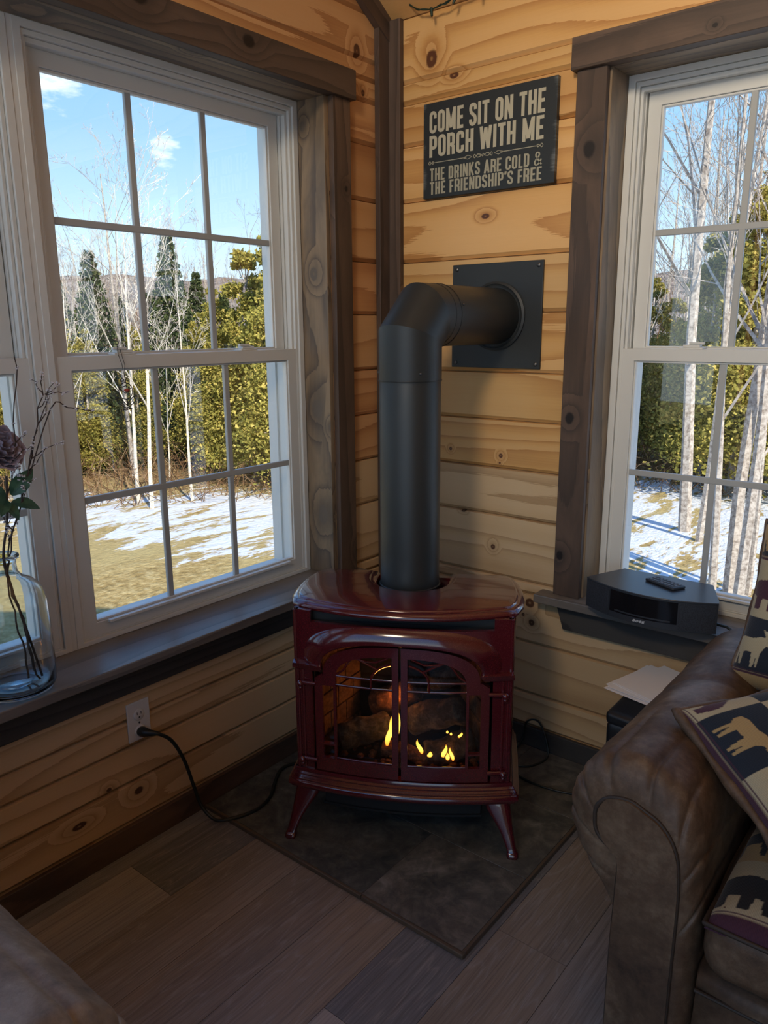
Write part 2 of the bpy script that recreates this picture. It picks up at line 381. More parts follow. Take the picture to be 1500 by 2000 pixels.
PL = lambda a, d, z: (d, -a, z)          # left wall plane x=0, a = -y
PR = lambda a, d, z: (a, -d, z)          # right wall plane y=0, a = x
ZS, ZH = .582, 2.112                     # sill top, head
WU = .90                                 # one window unit
LW0 = .315; LW1 = 1.228+WU               # left opening in a=-y
RW0 = .783; RW1 = .783+WU+.013+WU
def top_left(z0, z1):
    return 0. if z0 < CEIL0-.001 else (z0-CEIL0)/SLOPE
mbw = wall_boards(PL, 0, 4.6, [(LW0-.019, LW1+.019, ZS-.03, ZH+.019), (2.55, 4.35, .3, 2.25)], top_left)
def backing(mb, P, lo, hi, ztop, holes, d0, d1):
    """solid wall behind the boards with the window holes left open"""
    xs = sorted(set([lo, hi]+[h[0] for h in holes]+[h[1] for h in holes]))
    for i in range(len(xs)-1):
        m = (xs[i]+xs[i+1])/2; hh = [h for h in holes if h[0] < m < h[1]]
        segs = [(0, ztop)] if not hh else [(0, hh[0][2]), (hh[0][3], ztop)]
        for z0, z1 in segs:
            p, q = P(xs[i], -d0, z0), P(xs[i+1], -d1, z1); mb.box(p[0], q[0], p[1], q[1], z0, z1, 0, .3)
mb2 = MB(); backing(mb2, PL, -.02, 4.6, 2.40, [(LW0-.019, LW1+.019, ZS-.03, ZH+.019), (2.55, 4.35, .3, 2.25)], .0205, .2)
for z0 in (2.40, 2.7, 3.0, 3.3, 3.6):
    a = max(.0, (z0+.3-CEIL0)/SLOPE-.3); mb2.box(-.2, -.0205, -4.6, -a, z0, min(z0+.3, 3.865), 0, .3)
for v_, f_, u_, r_ in ((mb2.v, mb2.f, mb2.uv, mb2.r),):
    b_ = len(mbw.v); mbw.v += v_
    for f, u, r in zip(f_, u_, r_): mbw.face([b_+i for i in f], u, r, 1)
M['ext'] = plain('exterior_siding', (.45, .32, .18), .7)
struct(mbw, 'wall_left', [M['pine_lu'], M['ext'], M['pine_ll']], 'knotty pine board wall with the wide twin window, on the left')
mbw = wall_boards(PR, 0, XR, [(RW0-.019, RW1+.019, ZS-.03, ZH+.019)], lambda z0, z1: None if z0 >= CEIL0+.18 else 0.)
mb2 = MB(); backing(mb2, PR, -.2, XR+.2, 2.40, [(RW0-.019, RW1+.019, ZS-.03, ZH+.019)], .0205, .2)
b_ = len(mbw.v); mbw.v += mb2.v
for f, u, r in zip(mb2.f, mb2.uv, mb2.r): mbw.face([b_+i for i in f], u, r, 1)
struct(mbw, 'wall_right', [M['pine_ru'], M['ext'], M['pine_rl']], 'knotty pine board wall with sign and flue plate')
# walls out of view, with the openings that light the room
def outer_wall(name, horiz, pos, lo, hi, holes, ztop):
    mb = MB(); P = (lambda a, d, z: (pos+d, a, z)) if not horiz else (lambda a, d, z: (a, pos+d, z))
    xs = sorted(set([lo, hi]+[h[0] for h in holes]+[h[1] for h in holes]))
    for i in range(len(xs)-1):
        m = (xs[i]+xs[i+1])/2; hh = [h for h in holes if h[0] < m < h[1]]
        for z0, z1 in ([(0, ztop)] if not hh else [(0, hh[0][2]), (hh[0][3], ztop)]):
            z = z0
            while z < z1-.01:
                zt = min(z+.18, z1); p, q = P(xs[i], 0, z), P(xs[i+1], .16, zt)
                mb.box(p[0], q[0], p[1], q[1], z, zt-.002, 0 if horiz else 1); z = zt
    struct(mb, name, M['pine'])
outer_wall('wall_back', True, YB-.16, -.2, XR+.2, [(.2, 4.2, .08, 3.5)], 3.9)
outer_wall('wall_side', False, XR, YB, .0, [], 3.9)
# ceiling: tongue and groove boards on the slope, then flat
mb = MB(); sl = math.atan(SLOPE); n = 24; w = .19
for i in range(14):
    s0 = i*w; ca, sa = math.cos(sl), math.sin(sl)
    for (p0, p1) in ((0, XR),):
        y0, z0 = -s0*ca, CEIL0+s0*sa; y1, z1 = -(s0+w-.003)*ca, CEIL0+(s0+w-.003)*sa
        T = Matrix(((1, 0, 0, 0), (0, -ca, -sa, 0), (0, sa, -ca, CEIL0), (0, 0, 0, 1)))
        mb.box(0, XR, s0, s0+w-.003, -.02, 0, 0, None, 0, T)
ty = -14*w*math.cos(sl); tz = CEIL0+14*w*math.sin(sl)
mb.box(0, XR, YB, ty, tz-.0, tz+.05, 0, .2)
b0 = len(mb.v)
mb.add([(-.3, .45, CEIL0-.28+.04), (XR+.3, .45, CEIL0-.28+.04), (XR+.3, ty, tz+.04), (-.3, ty, tz+.04), (-.3, .45, CEIL0-.16), (XR+.3, .45, CEIL0-.16), (XR+.3, ty, tz+.16), (-.3, ty, tz+.16)],
       [(0, 1, 2, 3), (4, 7, 6, 5), (0, 4, 5, 1), (1, 5, 6, 2), (2, 6, 7, 3), (3, 7, 4, 0)], .5, 1)
mb.add([(-.3, YB-.5, tz+.06), (XR+.3, YB-.5, tz+.06), (XR+.3, ty, tz+.06), (-.3, ty, tz+.06), (-.3, YB-.5, tz+.16), (XR+.3, YB-.5, tz+.16), (XR+.3, ty, tz+.16), (-.3, ty, tz+.16)],
       [(0, 1, 2, 3), (4, 7, 6, 5), (0, 4, 5, 1), (1, 5, 6, 2), (2, 6, 7, 3), (3, 7, 4, 0)], .5, 1)
struct(mb, 'ceiling', [M['pine'], M['ext']], 'sloping pine board ceiling')
# floor: vinyl planks running away from the right wall
mb = MB(); rs = random.Random(11)
known = {0: [-1.225], 1: [-.62, -1.85], 2: [-.3, -1.62], 3: [-1.9], 4: [-1.225], 5: [-.8, -2.0], 6: [-.45, -1.65]}
xe = -.115; k = -1
while xe < XR:
    x0, x1 = max(xe, 0), min(xe+.18, XR)
    js = known.get(k, None) or [-rs.uniform(.3, 1.5)]
    e_ = [0.]; y = js[0]
    for j in js: e_.append(j); y = j
    while y > YB: y -= 1.22; e_.append(max(y, YB))
    for a, b in zip(e_[:-1], e_[1:]):
        if a-b > .01: mb.box(x0+.0006, x1-.0006, b+.0006, a-.0006, -.02, 0, 1, rs.random())
    xe += .18; k += 1
mb.box(-.2, XR+.2, YB-.2, .2, -.12, -.021, 0, .5, 1)
struct(mb, 'floor', [M['floor'], M['black_gap']], 'grey brown wood look plank floor')
# dark trim: baseboards, corner, slope trim
mb = MB(); mb.box(0, .014, -4.6, 0, 0, .077, 1); struct(mb, 'baseboard_left', M['stain'], bevel=.002)
mb = MB(); mb.box(.014, XR, -.014, 0, 0, .079, 0); struct(mb, 'baseboard_right', M['apron'], bevel=.002)
mb = MB(); mb.box(0, .02, -.07, -.001, .077, 2.385, 2); mb.box(.0005, .066, -.02, 0, .079, 2.385, 2)
struct(mb, 'trim_1', M['stain'], 'dark stained corner trim post', bevel=.0015)
mb = MB()
L0 = Vector((.012, -.01, CEIL0-.03)); dirv = Vector((0, -1, SLOPE)).normalized(); up = Vector((0, SLOPE, 1)).normalized()
T = Matrix((dirv, Vector((1, 0, 0)), up)).transposed().to_4x4(); T.translation = L0
mb.box(-.02, 2.3, -.012, .012, -.033, .033, 0, None, 0, T); struct(mb, 'trim_2', M['stain'], 'dark stained trim under the slope of the ceiling', bevel=.0015)
# window surrounds
tn = 3
def trim(fn, mat='stain', label=None, bevel=.0015):
    global tn
    mb = MB(); fn(mb); o = struct(mb, 'trim_%d' % tn, M[mat], label, bevel=bevel); tn += 1; return o
trim(lambda m: m.box(0, .022, -.297, -.217, ZS, 2.112, 2), 'stain', 'dark stained side casing of the left window')
trim(lambda m: m.box(0, .036, -(LW1+.12), -.203, 2.112, 2.197, 1), 'stain', 'dark stained head board over the left window')
trim(lambda m: m.box(0, .022, -(LW1+.10), -(LW1+.02), ZS, 2.112, 2))
trim(lambda m: (m.box(-.113, 0, -LW0, -(LW0-.0185), ZS, ZH, 2)), 'jamb', 'blotchy stained jamb board of the left window with oval knots')
trim(lambda m: (m.box(-.113, 0, -LW1-.0185, -LW0+.0185, ZH, ZH+.0185, 1)), 'jamb')
trim(lambda m: (m.box(-.113, 0, -LW1-.0185, -LW1, ZS, ZH, 2)), 'jamb')
trim(lambda m: m.box(-.2, .074, -(LW1+.14), -.19, ZS-.028, ZS, 1), 'sill', 'grey stained window sill board of the left window', .003)
trim(lambda m: m.box(0, .02, -(LW1+.12), -.2, .470, ZS-.028, 1), 'apron', 'charcoal stained apron board under the left sill')
trim(lambda m: m.box(.689, .777, -.022, 0, ZS, 2.112, 2), 'stain', 'dark stained side casing of the right window')
trim(lambda m: m.box(.676, RW1+.12, -.036, 0, 2.112, 2.195, 0), 'stain', 'dark stained head board over the right window')
trim(lambda m: m.box(RW0-.0, RW0-.0185, 0, .113, ZS, ZH, 2), 'jamb', 'stained jamb board of the right window')
trim(lambda m: m.box(RW0-.0185, RW1+.0185, 0, .113, ZH, ZH+.0185, 0), 'jamb')
trim(lambda m: m.box(RW1, RW1+.0185, 0, .113, ZS, ZH, 2), 'jamb')
trim(lambda m: m.box(RW1+.02, RW1+.10, -.022, 0, ZS, 2.112, 2))
trim(lambda m: m.box(.640, RW1+.14, -.062, .2, ZS-.028, ZS, 0), 'sill', 'grey stained window sill board of the right window', .003)
def apron_r(m):
    x1 = RW1+.12; P = [(.700, ZS-.028), (x1, ZS-.028), (x1, .468), (.728, .468)]
    vs = [(x, -.02, z) for x, z in P]+[(x, 0, z) for x, z in P]
    m.add(vs, [(0, 1, 2, 3), (7, 6, 5, 4), (0, 4, 5, 1), (1, 5, 6, 2), (2, 6, 7, 3), (3, 7, 4, 0)], .4, 0, lambda p: (p[0], p[2]))
trim(apron_r, 'apron', 'charcoal stained apron board with a slanted end under the right sill')
# ------------------------------------------------------------ vinyl windows
def window(num, P, label, lockat=(.23, .67)):
    """P maps (a along, d outward, z) to world; unit width WU"""
    t = thing('window_%d' % num, None, None, P(WU/2, .15, ZS), kind='structure'); t['label'] = label
    def bx(mb, a0, a1, d0, d1, z0, z1, mi=0):
        p, q = P(a0, d0, z0), P(a1, d1, z1); mb.box(p[0], q[0], p[1], q[1], z0, z1, 2, .5, mi)
    def ring(mb, a0, a1, z0, z1, wa, wz0, wz1, d0, d1):
        """mitred rectangular frame"""
        o = [(a0, z0), (a1, z0), (a1, z1), (a0, z1)]; i = [(a0+wa, z0+wz0), (a1-wa, z0+wz0), (a1-wa, z1-wz1), (a0+wa, z1-wz1)]
        b = len(mb.v)
        for d in (d0, d1):
            for a, z in o+i: mb.v.append(P(a, d, z))
        for k in range(4):
            j = (k+1) % 4
            mb.face((b+k, b+j, b+4+j, b+4+k)); mb.face((b+8+k, b+12+k, b+12+j, b+8+j))
            mb.face((b+k, b+8+k, b+8+j, b+j)); mb.face((b+4+k, b+4+j, b+12+j, b+12+k))
    mb = MB()
    ring(mb, 0, WU, ZS, ZH, .020, .012, .018, .113, .205)
    ring(mb, .0205, WU-.0205, ZS+.0125, ZH-.0185, .010, .004, .012, .121, .205)
    ring(mb, .031, WU-.031, ZS+.017, ZH-.031, .008, .004, .012, .131, .15)
    ring(mb, .031, WU-.031, ZS+.017, ZH-.031, .010, .006, .010, .152, .225)
    ring(mb, -.002, WU+.002, ZS-.002, ZH+.002, .05, .03, .04, .206, .25)
    bx(mb, .035, WU-.035, .14, .205, ZS+.012, ZS+.03)
    part(mb, 'window_frame', M['vinyl'], t, bevel=.0015)
    # upper sash
    mb = MB(); ring(mb, .044, WU-.044, 1.33, 2.072, .037, .03, .038, .162, .192)
    ring(mb, .081, WU-.081, 1.36, 2.034, .006, .004, .006, .168, .186)
    up = part(mb, 'upper_sash', M['vinyl'], t, bevel=.0015)
    mb = MB(); g0, g1 = .082, WU-.082
    for k in (1, 2): a = g0+(g1-g0)*k/3; bx(mb, a-.009, a+.009, .170, .182, 1.36, 2.03)
    bx(mb, g0, g1, .1695, .1825, 1.680, 1.698); sub(mb, 'muntin_grid', M['muntin'], up, t, bevel=.002)
    mb = MB(); bx(mb, g0-.004, g1+.004, .175, .177, 1.35, 2.036); sub(mb, 'pane', M['glass'], up, t)
    # lower sash
    mb = MB(); ring(mb, .029, WU-.029, ZS+.0165, 1.357, .038, .038, .036, .122, .15)
    ring(mb, .067, WU-.067, ZS+.0545, 1.3205, .005, .006, .005, .128, .146)
    bx(mb, .10, WU-.10, .108, .122, ZS+.048, ZS+.056)
    lo = part(mb, 'lower_sash', M['vinyl'], t, bevel=.0015)
    mb = MB(); g0, g1 = .068, WU-.068
    for k in (1, 2): a = g0+(g1-g0)*k/3; bx(mb, a-.009, a+.009, .131, .143, .64, 1.32)
    bx(mb, g0, g1, .1305, .1435, .969, .987); sub(mb, 'muntin_grid', M['muntin'], lo, t, bevel=.002)
    mb = MB(); bx(mb, g0-.004, g1+.004, .136, .138, .638, 1.322); sub(mb, 'pane', M['glass'], lo, t)
    for a in lockat:
        mb = MB(); bx(mb, a-.034, a+.034, .126, .158, 1.357, 1.362); bx(mb, a-.024, a+.024, .13, .154, 1.362, 1.370)
        bx(mb, a-.006, a+.036, .128, .139, 1.370, 1.377); sub(mb, 'sash_lock', M['vinyl'], lo, t, bevel=.0015)
    return t
def sub(mb, name, mats, parent, root, **k):
    """sub-part modelled in world coordinates under a part at the thing's origin"""
    o = mb.build(name, mats, None, **k); o.parent = parent; return o
window(1, lambda a, d, z: (-d, -LW0-a, z), 'white double hung window nearest the corner, in the left wall')
window(2, lambda a, d, z: (-d, -1.228-a, z), 'white double hung window at the left edge, behind the glass vase')
window(3, lambda a, d, z: (RW0+a, d, z), 'white double hung window in the right wall, behind the radio')
window(4, lambda a, d, z: (RW0+WU+.013+a, d, z), 'white double hung window right of the right one')
mb = MB(); mb.box(-.2, -.115, -1.2285, -1.2145, ZS, ZH, 2); struct(mb, 'trim_%d' % tn, M['vinyl'], 'white mullion between the twin windows'); tn += 1
mb = MB(); mb.box(RW0+WU-.0005, RW0+WU+.0135, .115, .2, ZS, ZH, 2); struct(mb, 'trim_%d' % tn, M['vinyl']); tn += 1
# ------------------------------------------------------------ hearth pad
t = thing('hearth_pad', 'dark slate tile hearth pad on the floor in the corner under the stove', 'hearth', (.48, -.48, 0))
mb = MB(); rs = random.Random(3)
def tile(x0, x1, y0, y1, r): mb.box(x0+.0015, x1-.0015, y0+.0015, y1-.0015, .004, .011, 0, r)
tile(.016, .635, -.925, -.615, .9); tile(.635, .94, -.925, -.615, .45)
tile(.016, .33, -.615, -.305, .2); tile(.33, .94, -.615, -.305, .75)
tile(.016, .635, -.305, -.016, .6); tile(.635, .94, -.305, -.016, .1)
part(mb, 'tile_field', M['stone'], t, bevel=.001)
mb = MB(); mb.box(.016, .94, -.925, -.016, 0, .0095, 0); part(mb, 'grout_bed', M['grout'], t)
M['edge'] = plain('brown_edge_strip', (.12, .085, .055), .45)
mb = MB(); mb.box(.016, .638, -.934, -.925, 0, .013, 0); mb.box(.640, .949, -.934, -.925, 0, .013, 0); mb.box(.94, .949, -.925, -.016, 0, .013, 1)
part(mb, 'edge_strip', M['edge'], t, bevel=.002)
# ============================================================ stove
def H(u): return .02+.042*(1-(u/.285)**2)
def inside(px, py, poly):
    c = False; n = len(poly); j = n-1
    for i in range(n):
        xi, yi = poly[i]; xj, yj = poly[j]
        if (yi > py) != (yj > py) and px < (xj-xi)*(py-yi)/(yj-yi)+xi: c = not c
        j = i
    return c
def densify(poly, step):
    out = []
    for i in range(len(poly)):
        a = Vector(poly[i]); b = Vector(poly[(i+1) % len(poly)]); n = max(1, int((b-a).length/step))
        for k in range(n): out.append(tuple(a.lerp(b, k/n)))
    return out
def tri_region(outer, holes, step, inner=True):
    loops = [densify(outer, step)]+[densify(h, step) for h in holes]
    vs = []; es = []
    for lp in loops:
        b = len(vs); vs += [Vector(p) for p in lp]; es += [(b+i, b+(i+1) % len(lp)) for i in range(len(lp))]
    if inner:
        x0 = min(p[0] for p in outer); x1 = max(p[0] for p in outer); y0 = min(p[1] for p in outer); y1 = max(p[1] for p in outer)
        x = x0+step*.77
        while x < x1:
            y = y0+step*.77
            while y < y1:
                if inside(x, y, outer) and not any(inside(x, y, h) for h in holes): vs.append(Vector((x, y)))
                y += step*1.5
            x += step*1.5
    v, e_, f, _, _, _ = delaunay_2d_cdt(vs, es, [], 0, 1e-6)
    keep = []
    for t in f:
        cx = sum(v[i].x for i in t)/len(t); cy = sum(v[i].y for i in t)/len(t)
        if inside(cx, cy, outer) and not any(inside(cx, cy, h) for h in holes): keep.append(tuple(t))
    return [tuple(p) for p in v], keep
def slab(mb, outer, holes, fA, fB, step=.02, mi=0):
    """flat region (2-D) extruded between the mappings fA (front) and fB (back)"""
    v, f = tri_region(outer, holes, step); b = len(mb.v); n = len(v)
    mb.v += [tuple(fA(*p)) for p in v]+[tuple(fB(*p)) for p in v]
    cnt = {}
    for t in f:
        mb.face([b+i for i in t], None, .5, mi); mb.face([b+n+i for i in t][::-1], None, .5, mi)
        for i in range(len(t)):
            a, c = t[i], t[(i+1) % len(t)]; cnt[(a, c)] = 1
    for (a, c) in cnt:
        if (c, a) not in cnt: mb.face([b+a, b+n+a, b+n+c, b+c], None, .5, mi)
def arch(w, z0, zt, p=2.6, n=28, a=-1., b=1.):
    out = []
    for i in range(n+1):
        s = math.sin((a+(b-a)*i/n)*PI/2); u = w*s; out.append((u, z0+(zt-z0)*max(0, 1-abs(s)**p)**(1/p)))
    return out
FR = lambda off: (lambda u, z: (u, -(H(u)+off), z))
def sweep(mb, path, prof, closed=False, mi=0):
    """profile [(outward, z)] along a plan path [(x, y)]; outward is to the right of travel"""
    n = len(path); b = len(mb.v); m = len(prof)
    for i in range(n):
        a = Vector(path[(i-1) % n] if closed or i > 0 else path[0]); c = Vector(path[(i+1) % n] if closed or i < n-1 else path[n-1]); p = Vector(path[i])
        d1 = (p-a); d2 = (c-p)
        if d1.length < 1e-9: d1 = d2
        if d2.length < 1e-9: d2 = d1
        n1 = Vector((d1.y, -d1.x)).normalized(); n2 = Vector((d2.y, -d2.x)).normalized(); nn = (n1+n2)
        nn = nn/max(nn.length_squared/2, .5)
        for o, z in prof: mb.v.append((p.x+nn.x*o, p.y+nn.y*o, z))
    for i in range(n if closed else n-1):
        j = (i+1) % n
        for k in range(m-1): mb.face((b+i*m+k, b+i*m+k+1, b+j*m+k+1, b+j*m+k), None, .5, mi)
stove = thing('gas_stove', 'burgundy enamelled cast iron gas stove burning in the corner', 'stove', (.5945, -.712, 0), None, None, False, (0, 0, math.radians(30.1)))
ft = [(u, -H(u)) for u in [(-.285+.57*i/24) for i in range(25)]]
# top plate with a notch for the pipe
def top_outline():
    P = [(-.108, -.375), (-.286, -.375)]
    P += [(-.303, -.352), (-.317, -.30), (-.326, -.24), (-.328, -.18), (-.324, -.125), (-.306, -.074)]
    for i in range(1, 16): u = -.306+.612*i/16; P.append((u, -.074+.074*(1-(u/.306)**2)))
    P += [(.306, -.074), (.324, -.125), (.328, -.18), (.326, -.24), (.317, -.30), (.303, -.352), (.286, -.375), (.108, -.375)]
    for i in range(0, 15): a = -PI*i/14; P.append((.104*math.cos(a), -.302-.104*math.sin(a)))
    return [(x, -n) for x, n in P]
TO = top_outline()
def offset_poly(poly, o):
    n = len(poly); out = []
    for i in range(n):
        a, p, c = Vector(poly[i-1]), Vector(poly[i]), Vector(poly[(i+1) % n]); d1 = (p-a).normalized(); d2 = (c-p).normalized()
        n1 = Vector((d1.y, -d1.x)); n2 = Vector((d2.y, -d2.x)); nn = n1+n2; nn = nn/max(nn.length_squared/2, .7); out.append((p.x+nn.x*o, p.y+nn.y*o))
    return out
area = sum(TO[i][0]*TO[(i+1) % len(TO)][1]-TO[(i+1) % len(TO)][0]*TO[i][1] for i in range(len(TO)))
if area < 0: TO = TO[::-1]
ZT = .702
rings = [(-.0265, ZT), (-.0225, ZT-.0015), (-.0205, ZT-.005), (-.0165, ZT-.0055), (-.012, ZT-.0065), (-.007, ZT-.0095), (-.003, ZT-.014), (-.0015, ZT-.019), (-.0035, ZT-.024), (-.010, ZT-.0265), (-.022, ZT-.028)]
mb = MB(); n = len(TO); b = 0
for o, z in rings:
    for p in offset_poly(TO, o): mb.v.append((p[0], p[1], z))
for k in range(len(rings)-1):
    for i in range(n): j = (i+1) % n; mb.face((k*n+i, k*n+j, (k+1)*n+j, (k+1)*n+i))
o1 = offset_poly(TO, rings[0][0]); v_, f_ = tri_region(o1, [], .08, False); b = len(mb.v); mb.v += [(p[0], p[1], ZT) for p in v_]
for t in f_: mb.face([b+i for i in t])
o1 = offset_poly(TO, rings[-1][0]); v_, f_ = tri_region(o1, [], .08, False); b = len(mb.v); mb.v += [(p[0], p[1], rings[-1][1]) for p in v_]
for t in f_: mb.face([b+i for i in t][::-1])
part(mb, 'top_plate', M['red'], stove, smooth=50)
# front casting with the arched door opening, vent slot, pillars
W1 = .236
opening = [(-W1, .245), (W1, .245), (W1, .552)]+[(u, z) for u, z in arch(.211, .552, .640)[::-1]]+[(-W1, .552)]
outline = [(-.284, .215), (.284, .215), (.284, .708), (.236, .708), (.236, .678), (-.236, .678), (-.236, .708), (-.284, .708)]
mb = MB(); slab(mb, outline, [opening], FR(0), FR(-.014), .018)
# arched hood, swelling out over the doors
def hood(i, j):
    s = math.sin((-1+2*i)*PI/2); pr = [(0, -.001), (.10, .006), (.3, .014), (.55, .020), (.8, .023), (.93, .0225), (1., .018), (1., -.004), (.99, -.010)]
    k = j*(len(pr)-1); a = int(min(k, len(pr)-2)); f = k-a; t = pr[a][0]*(1-f)+pr[a+1][0]*f; o = pr[a][1]*(1-f)+pr[a+1][1]*f
    P1 = (.258*s, .572+(.681-.572)*max(0, 1-abs(s)**2.8)**(1/2.8)); P0 = (.209*s, .552+(.638-.552)*max(0, 1-abs(s)**2.6)**(1/2.6))
    u = P1[0]*(1-t)+P0[0]*t; z = P1[1]*(1-t)+P0[1]*t; e = min(1, (1-abs(s))*6+.55)
    return (u, -(H(u)+o*e), z)
mb.grid(hood, 61, 17)
for sg in (-1, 1):
    # ledge bracket at the springing of the arch
    for (a0, a1, z0, z1, of) in ((.206, .287, .551, .561, .018), (.212, .290, .543, .551, .010)):
        u0, u1 = sorted((sg*a0, sg*a1)); vs = []
        N_ = 6
        for k in range(N_+1):
            u = u0+(u1-u0)*k/N_
            for z, o in ((z0, .0), (z0, of*.8), (z1, of), (z1+.004, 0.)): vs.append((u, -(H(max(-.287, min(.287, u)))+o), z))
        fs = []
        for k in range(N_):
            for q in range(3): fs.append((k*4+q, k*4+q+1, k*4+5+q, k*4+4+q))
        fs += [(0, 1, 2, 3), (N_*4+3, N_*4+2, N_*4+1, N_*4)]
        mb.add(vs, fs)
    # ribbed pillar beside the door
    for a in (.262, .276):
        pts = [(sg*a, -(H(a)+.001), z) for z in (.25, .40, .540)]; mb.tube(pts, .0042, 8)
    pts = [(sg*.281, -(H(.285)+.0), z) for z in (.24, .45, .706)]; mb.tube(pts, .005, 8)
part(mb, 'front_casting', M['red'], stove, smooth=40)
# sides, back
mb = MB()
for sg in (-1, 1):
    side = [(-.022, .215), (.330, .215), (.330, .708), (-.022, .708)]
    slab(mb, side, [], lambda y, z, s=sg: (s*.283, y, z), lambda y, z, s=sg: (s*.272, y, z), .05)
    inner = [(.03, .27), (.29, .27), (.29, .60), (.25, .64), (.07, .64), (.03, .60)]
    slab(mb, inner, [], lambda y, z, s=sg: (s*.2875, y, z), lambda y, z, s=sg: (s*.283, y, z), .05)
    for y in (.012, .312): mb.tube([(sg*.281, y, .23), (sg*.281, y, .5), (sg*.281, y, .705)], .008, 10)
slab(mb, [(-.285, .215), (.285, .215), (.285, .708), (-.285, .708)], [], lambda x, z: (x, .330, z), lambda x, z: (x, .318, z), .08)
part(mb, 'side_casting', M['red'], stove, bevel=0, smooth=40)
mb = MB(); mb.box(-.25, .25, -.004, .30, .664, .674); mb.box(-.26, .26, .0, .010, .670, .706)
part(mb, 'vent_grille', M['blackm'], stove)
# base moulding
path = [(-.287, .332), (-.291, .2), (-.292, -.018)]+[(u*1.02, -H(u)-.004) for u in [(-.285+.57*i/20) for i in range(21)]]+[(.292, -.018), (.291, .2), (.287, .332)]
prof = [(-.03, .246), (0., .246), (.003, .240), (.003, .236), (.008, .232), (.008, .228), (.013, .224), (.0105, .2225), (.0145, .219), (.0145, .215), (.019, .212), (.022, .206), (.021, .200), (.015, .196), (.013, .190), (-.03, .190)]
mb = MB(); sweep(mb, path[::-1], [(-a, z) for a, z in prof])
mb = MB(); sweep(mb, path, prof)
# keep the outward side out: pick the orientation by the first vertex
slab(mb, [(x, y) for x, y in path], [], lambda x, y: (x*.98, y*.98, .215), lambda x, y: (x*.98, y*.98, .20), .06)
part(mb, 'base_moulding', M['red'], stove, smooth=40)
for sg, yb, dy in ((-1, -.012, -1), (1, -.012, -1), (-1, .290, 1), (1, .290, 1)):
    mb = MB(); secs = [(.208, .252, .0, .040, .030), (.19, .252, .0, .038, .030), (.155, .264, .006, .031, .026), (.12, .277, .012, .023, .022), (.09, .288, .018, .0175, .018), (.06, .297, .023, .0145, .0155), (.04, .303, .026, .0135, .014), (.028, .306, .028, .0150, .0155), (.018, .307, .028, .0165, .017), (.011, .307, .028, .014, .0145)]
    def leg(i, j, sg=sg, yb=yb, dy=dy, secs=secs):
        k = i*(len(secs)-1); a = int(min(k, len(secs)-2)); f = k-a; z, u, y, hw, hd = [secs[a][q]*(1-f)+secs[a+1][q]*f for q in range(5)]
        an = 2*PI*j; c, s_ = math.cos(an), math.sin(an); e_ = .55
        return (sg*u+hw*math.copysign(abs(c)**e_, c), yb+dy*y+hd*math.copysign(abs(s_)**e_, s_), z)
    mb.grid(leg, 28, 20, cv=True); n = 20; b = len(mb.v); mb.face([b-20+k for k in range(20)]); mb.face([k for k in range(20)])
    part(mb, 'leg', M['red'], stove, smooth=60)
# black burner box hanging under the body
mb = MB(); bx_ = [(-.212, .27)]+[(u, -(H(u)-.025)) for u in [(-.212+.424*i/14) for i in range(15)]]+[(.212, .27)]
slab(mb, bx_, [], lambda x, y: (x, y, .200), lambda x, y: (x, y, .118), .06)
bx2 = [(-.215, .27)]+[(u, -(H(u)-.018)) for u in [(-.215+.43*i/14) for i in range(15)]]+[(.215, .27)]
slab(mb, bx2, [], lambda x, y: (x, y, .122), lambda x, y: (x, y, .114), .06)
mb.box(-.12, .12, 0, .2, .085, .114)
part(mb, 'burner_box', M['blackm'], stove, smooth=40)
# firebox
M['brick'] = None
def brickm():
    s = NT('firebox_brick'); n = s.noise(s.obj(), 60., 5, .7); return s.bsdf(s.ramp(n, [(.35, (.10, .05, .03)), (.65, (.30, .16, .09))]), .9)
M['brick'] = brickm()
M['soot'] = plain('sooty_steel', (.012, .011, .010), .8)
mb = MB(); y1 = .20; mb.box(-.235, .235, y1, y1+.01, .26, .64, 0, .5, 1); mb.box(-.235, .235, -.02, y1, .256, .262, 0, .5, 1); mb.box(-.235, .235, -.0, y1, .632, .638, 0, .5, 1)
for sg in (-1, 1):
    A = Vector((sg*.222, .012, 0)); B = Vector((sg*.150, y1, 0)); d = (B-A); L = d.length; d.normalize(); nrm = Vector((-sg*d.y*1., sg*d.x, 0))
    for r in range(6):
        for c in range(3):
            t0 = (c-(r % 2)*.5)*L/2.5; t0_, t1_ = max(0, t0), min(L, t0+L/2.5-.004)
            if t1_-t0_ < .01: continue
            z0 = .262+r*.063; T = Matrix.Identity(4); T[0][0], T[1][0] = d.x, d.y; T[0][1], T[1][1] = nrm.x, nrm.y; T[0][3], T[1][3] = A.x, A.y
            mb.box(t0_, t1_, -.006, .006, z0, z0+.058, 0, None, 0, T)
    mb.box(sg*.236, sg*.240, -.0, y1, .256, .638, 0, .5, 1)
part(mb, 'firebox_liner', [M['brick'], M['soot']], stove, bevel=.0015)
def logm(name, a, b, c):
    s = NT(name); o = s.obj(); n = s.noise(o, 55., 6, .75, .5); n2 = s.noise(o, 14., 3)
    return s.bsdf(s.ramp(s.math('MULTIPLY_ADD', n, .7, s.math('MULTIPLY', n2, .3)), [(.35, a), (.5, b), (.62, c)]), .95, s.bump(n, .9, .006))
M['log'] = logm('ceramic_log', (.010, .008, .007), (.055, .042, .032), (.17, .13, .10))
M['char'] = logm('charred_log', (.02, .01, .008), (.10, .04, .02), (.34, .15, .07))
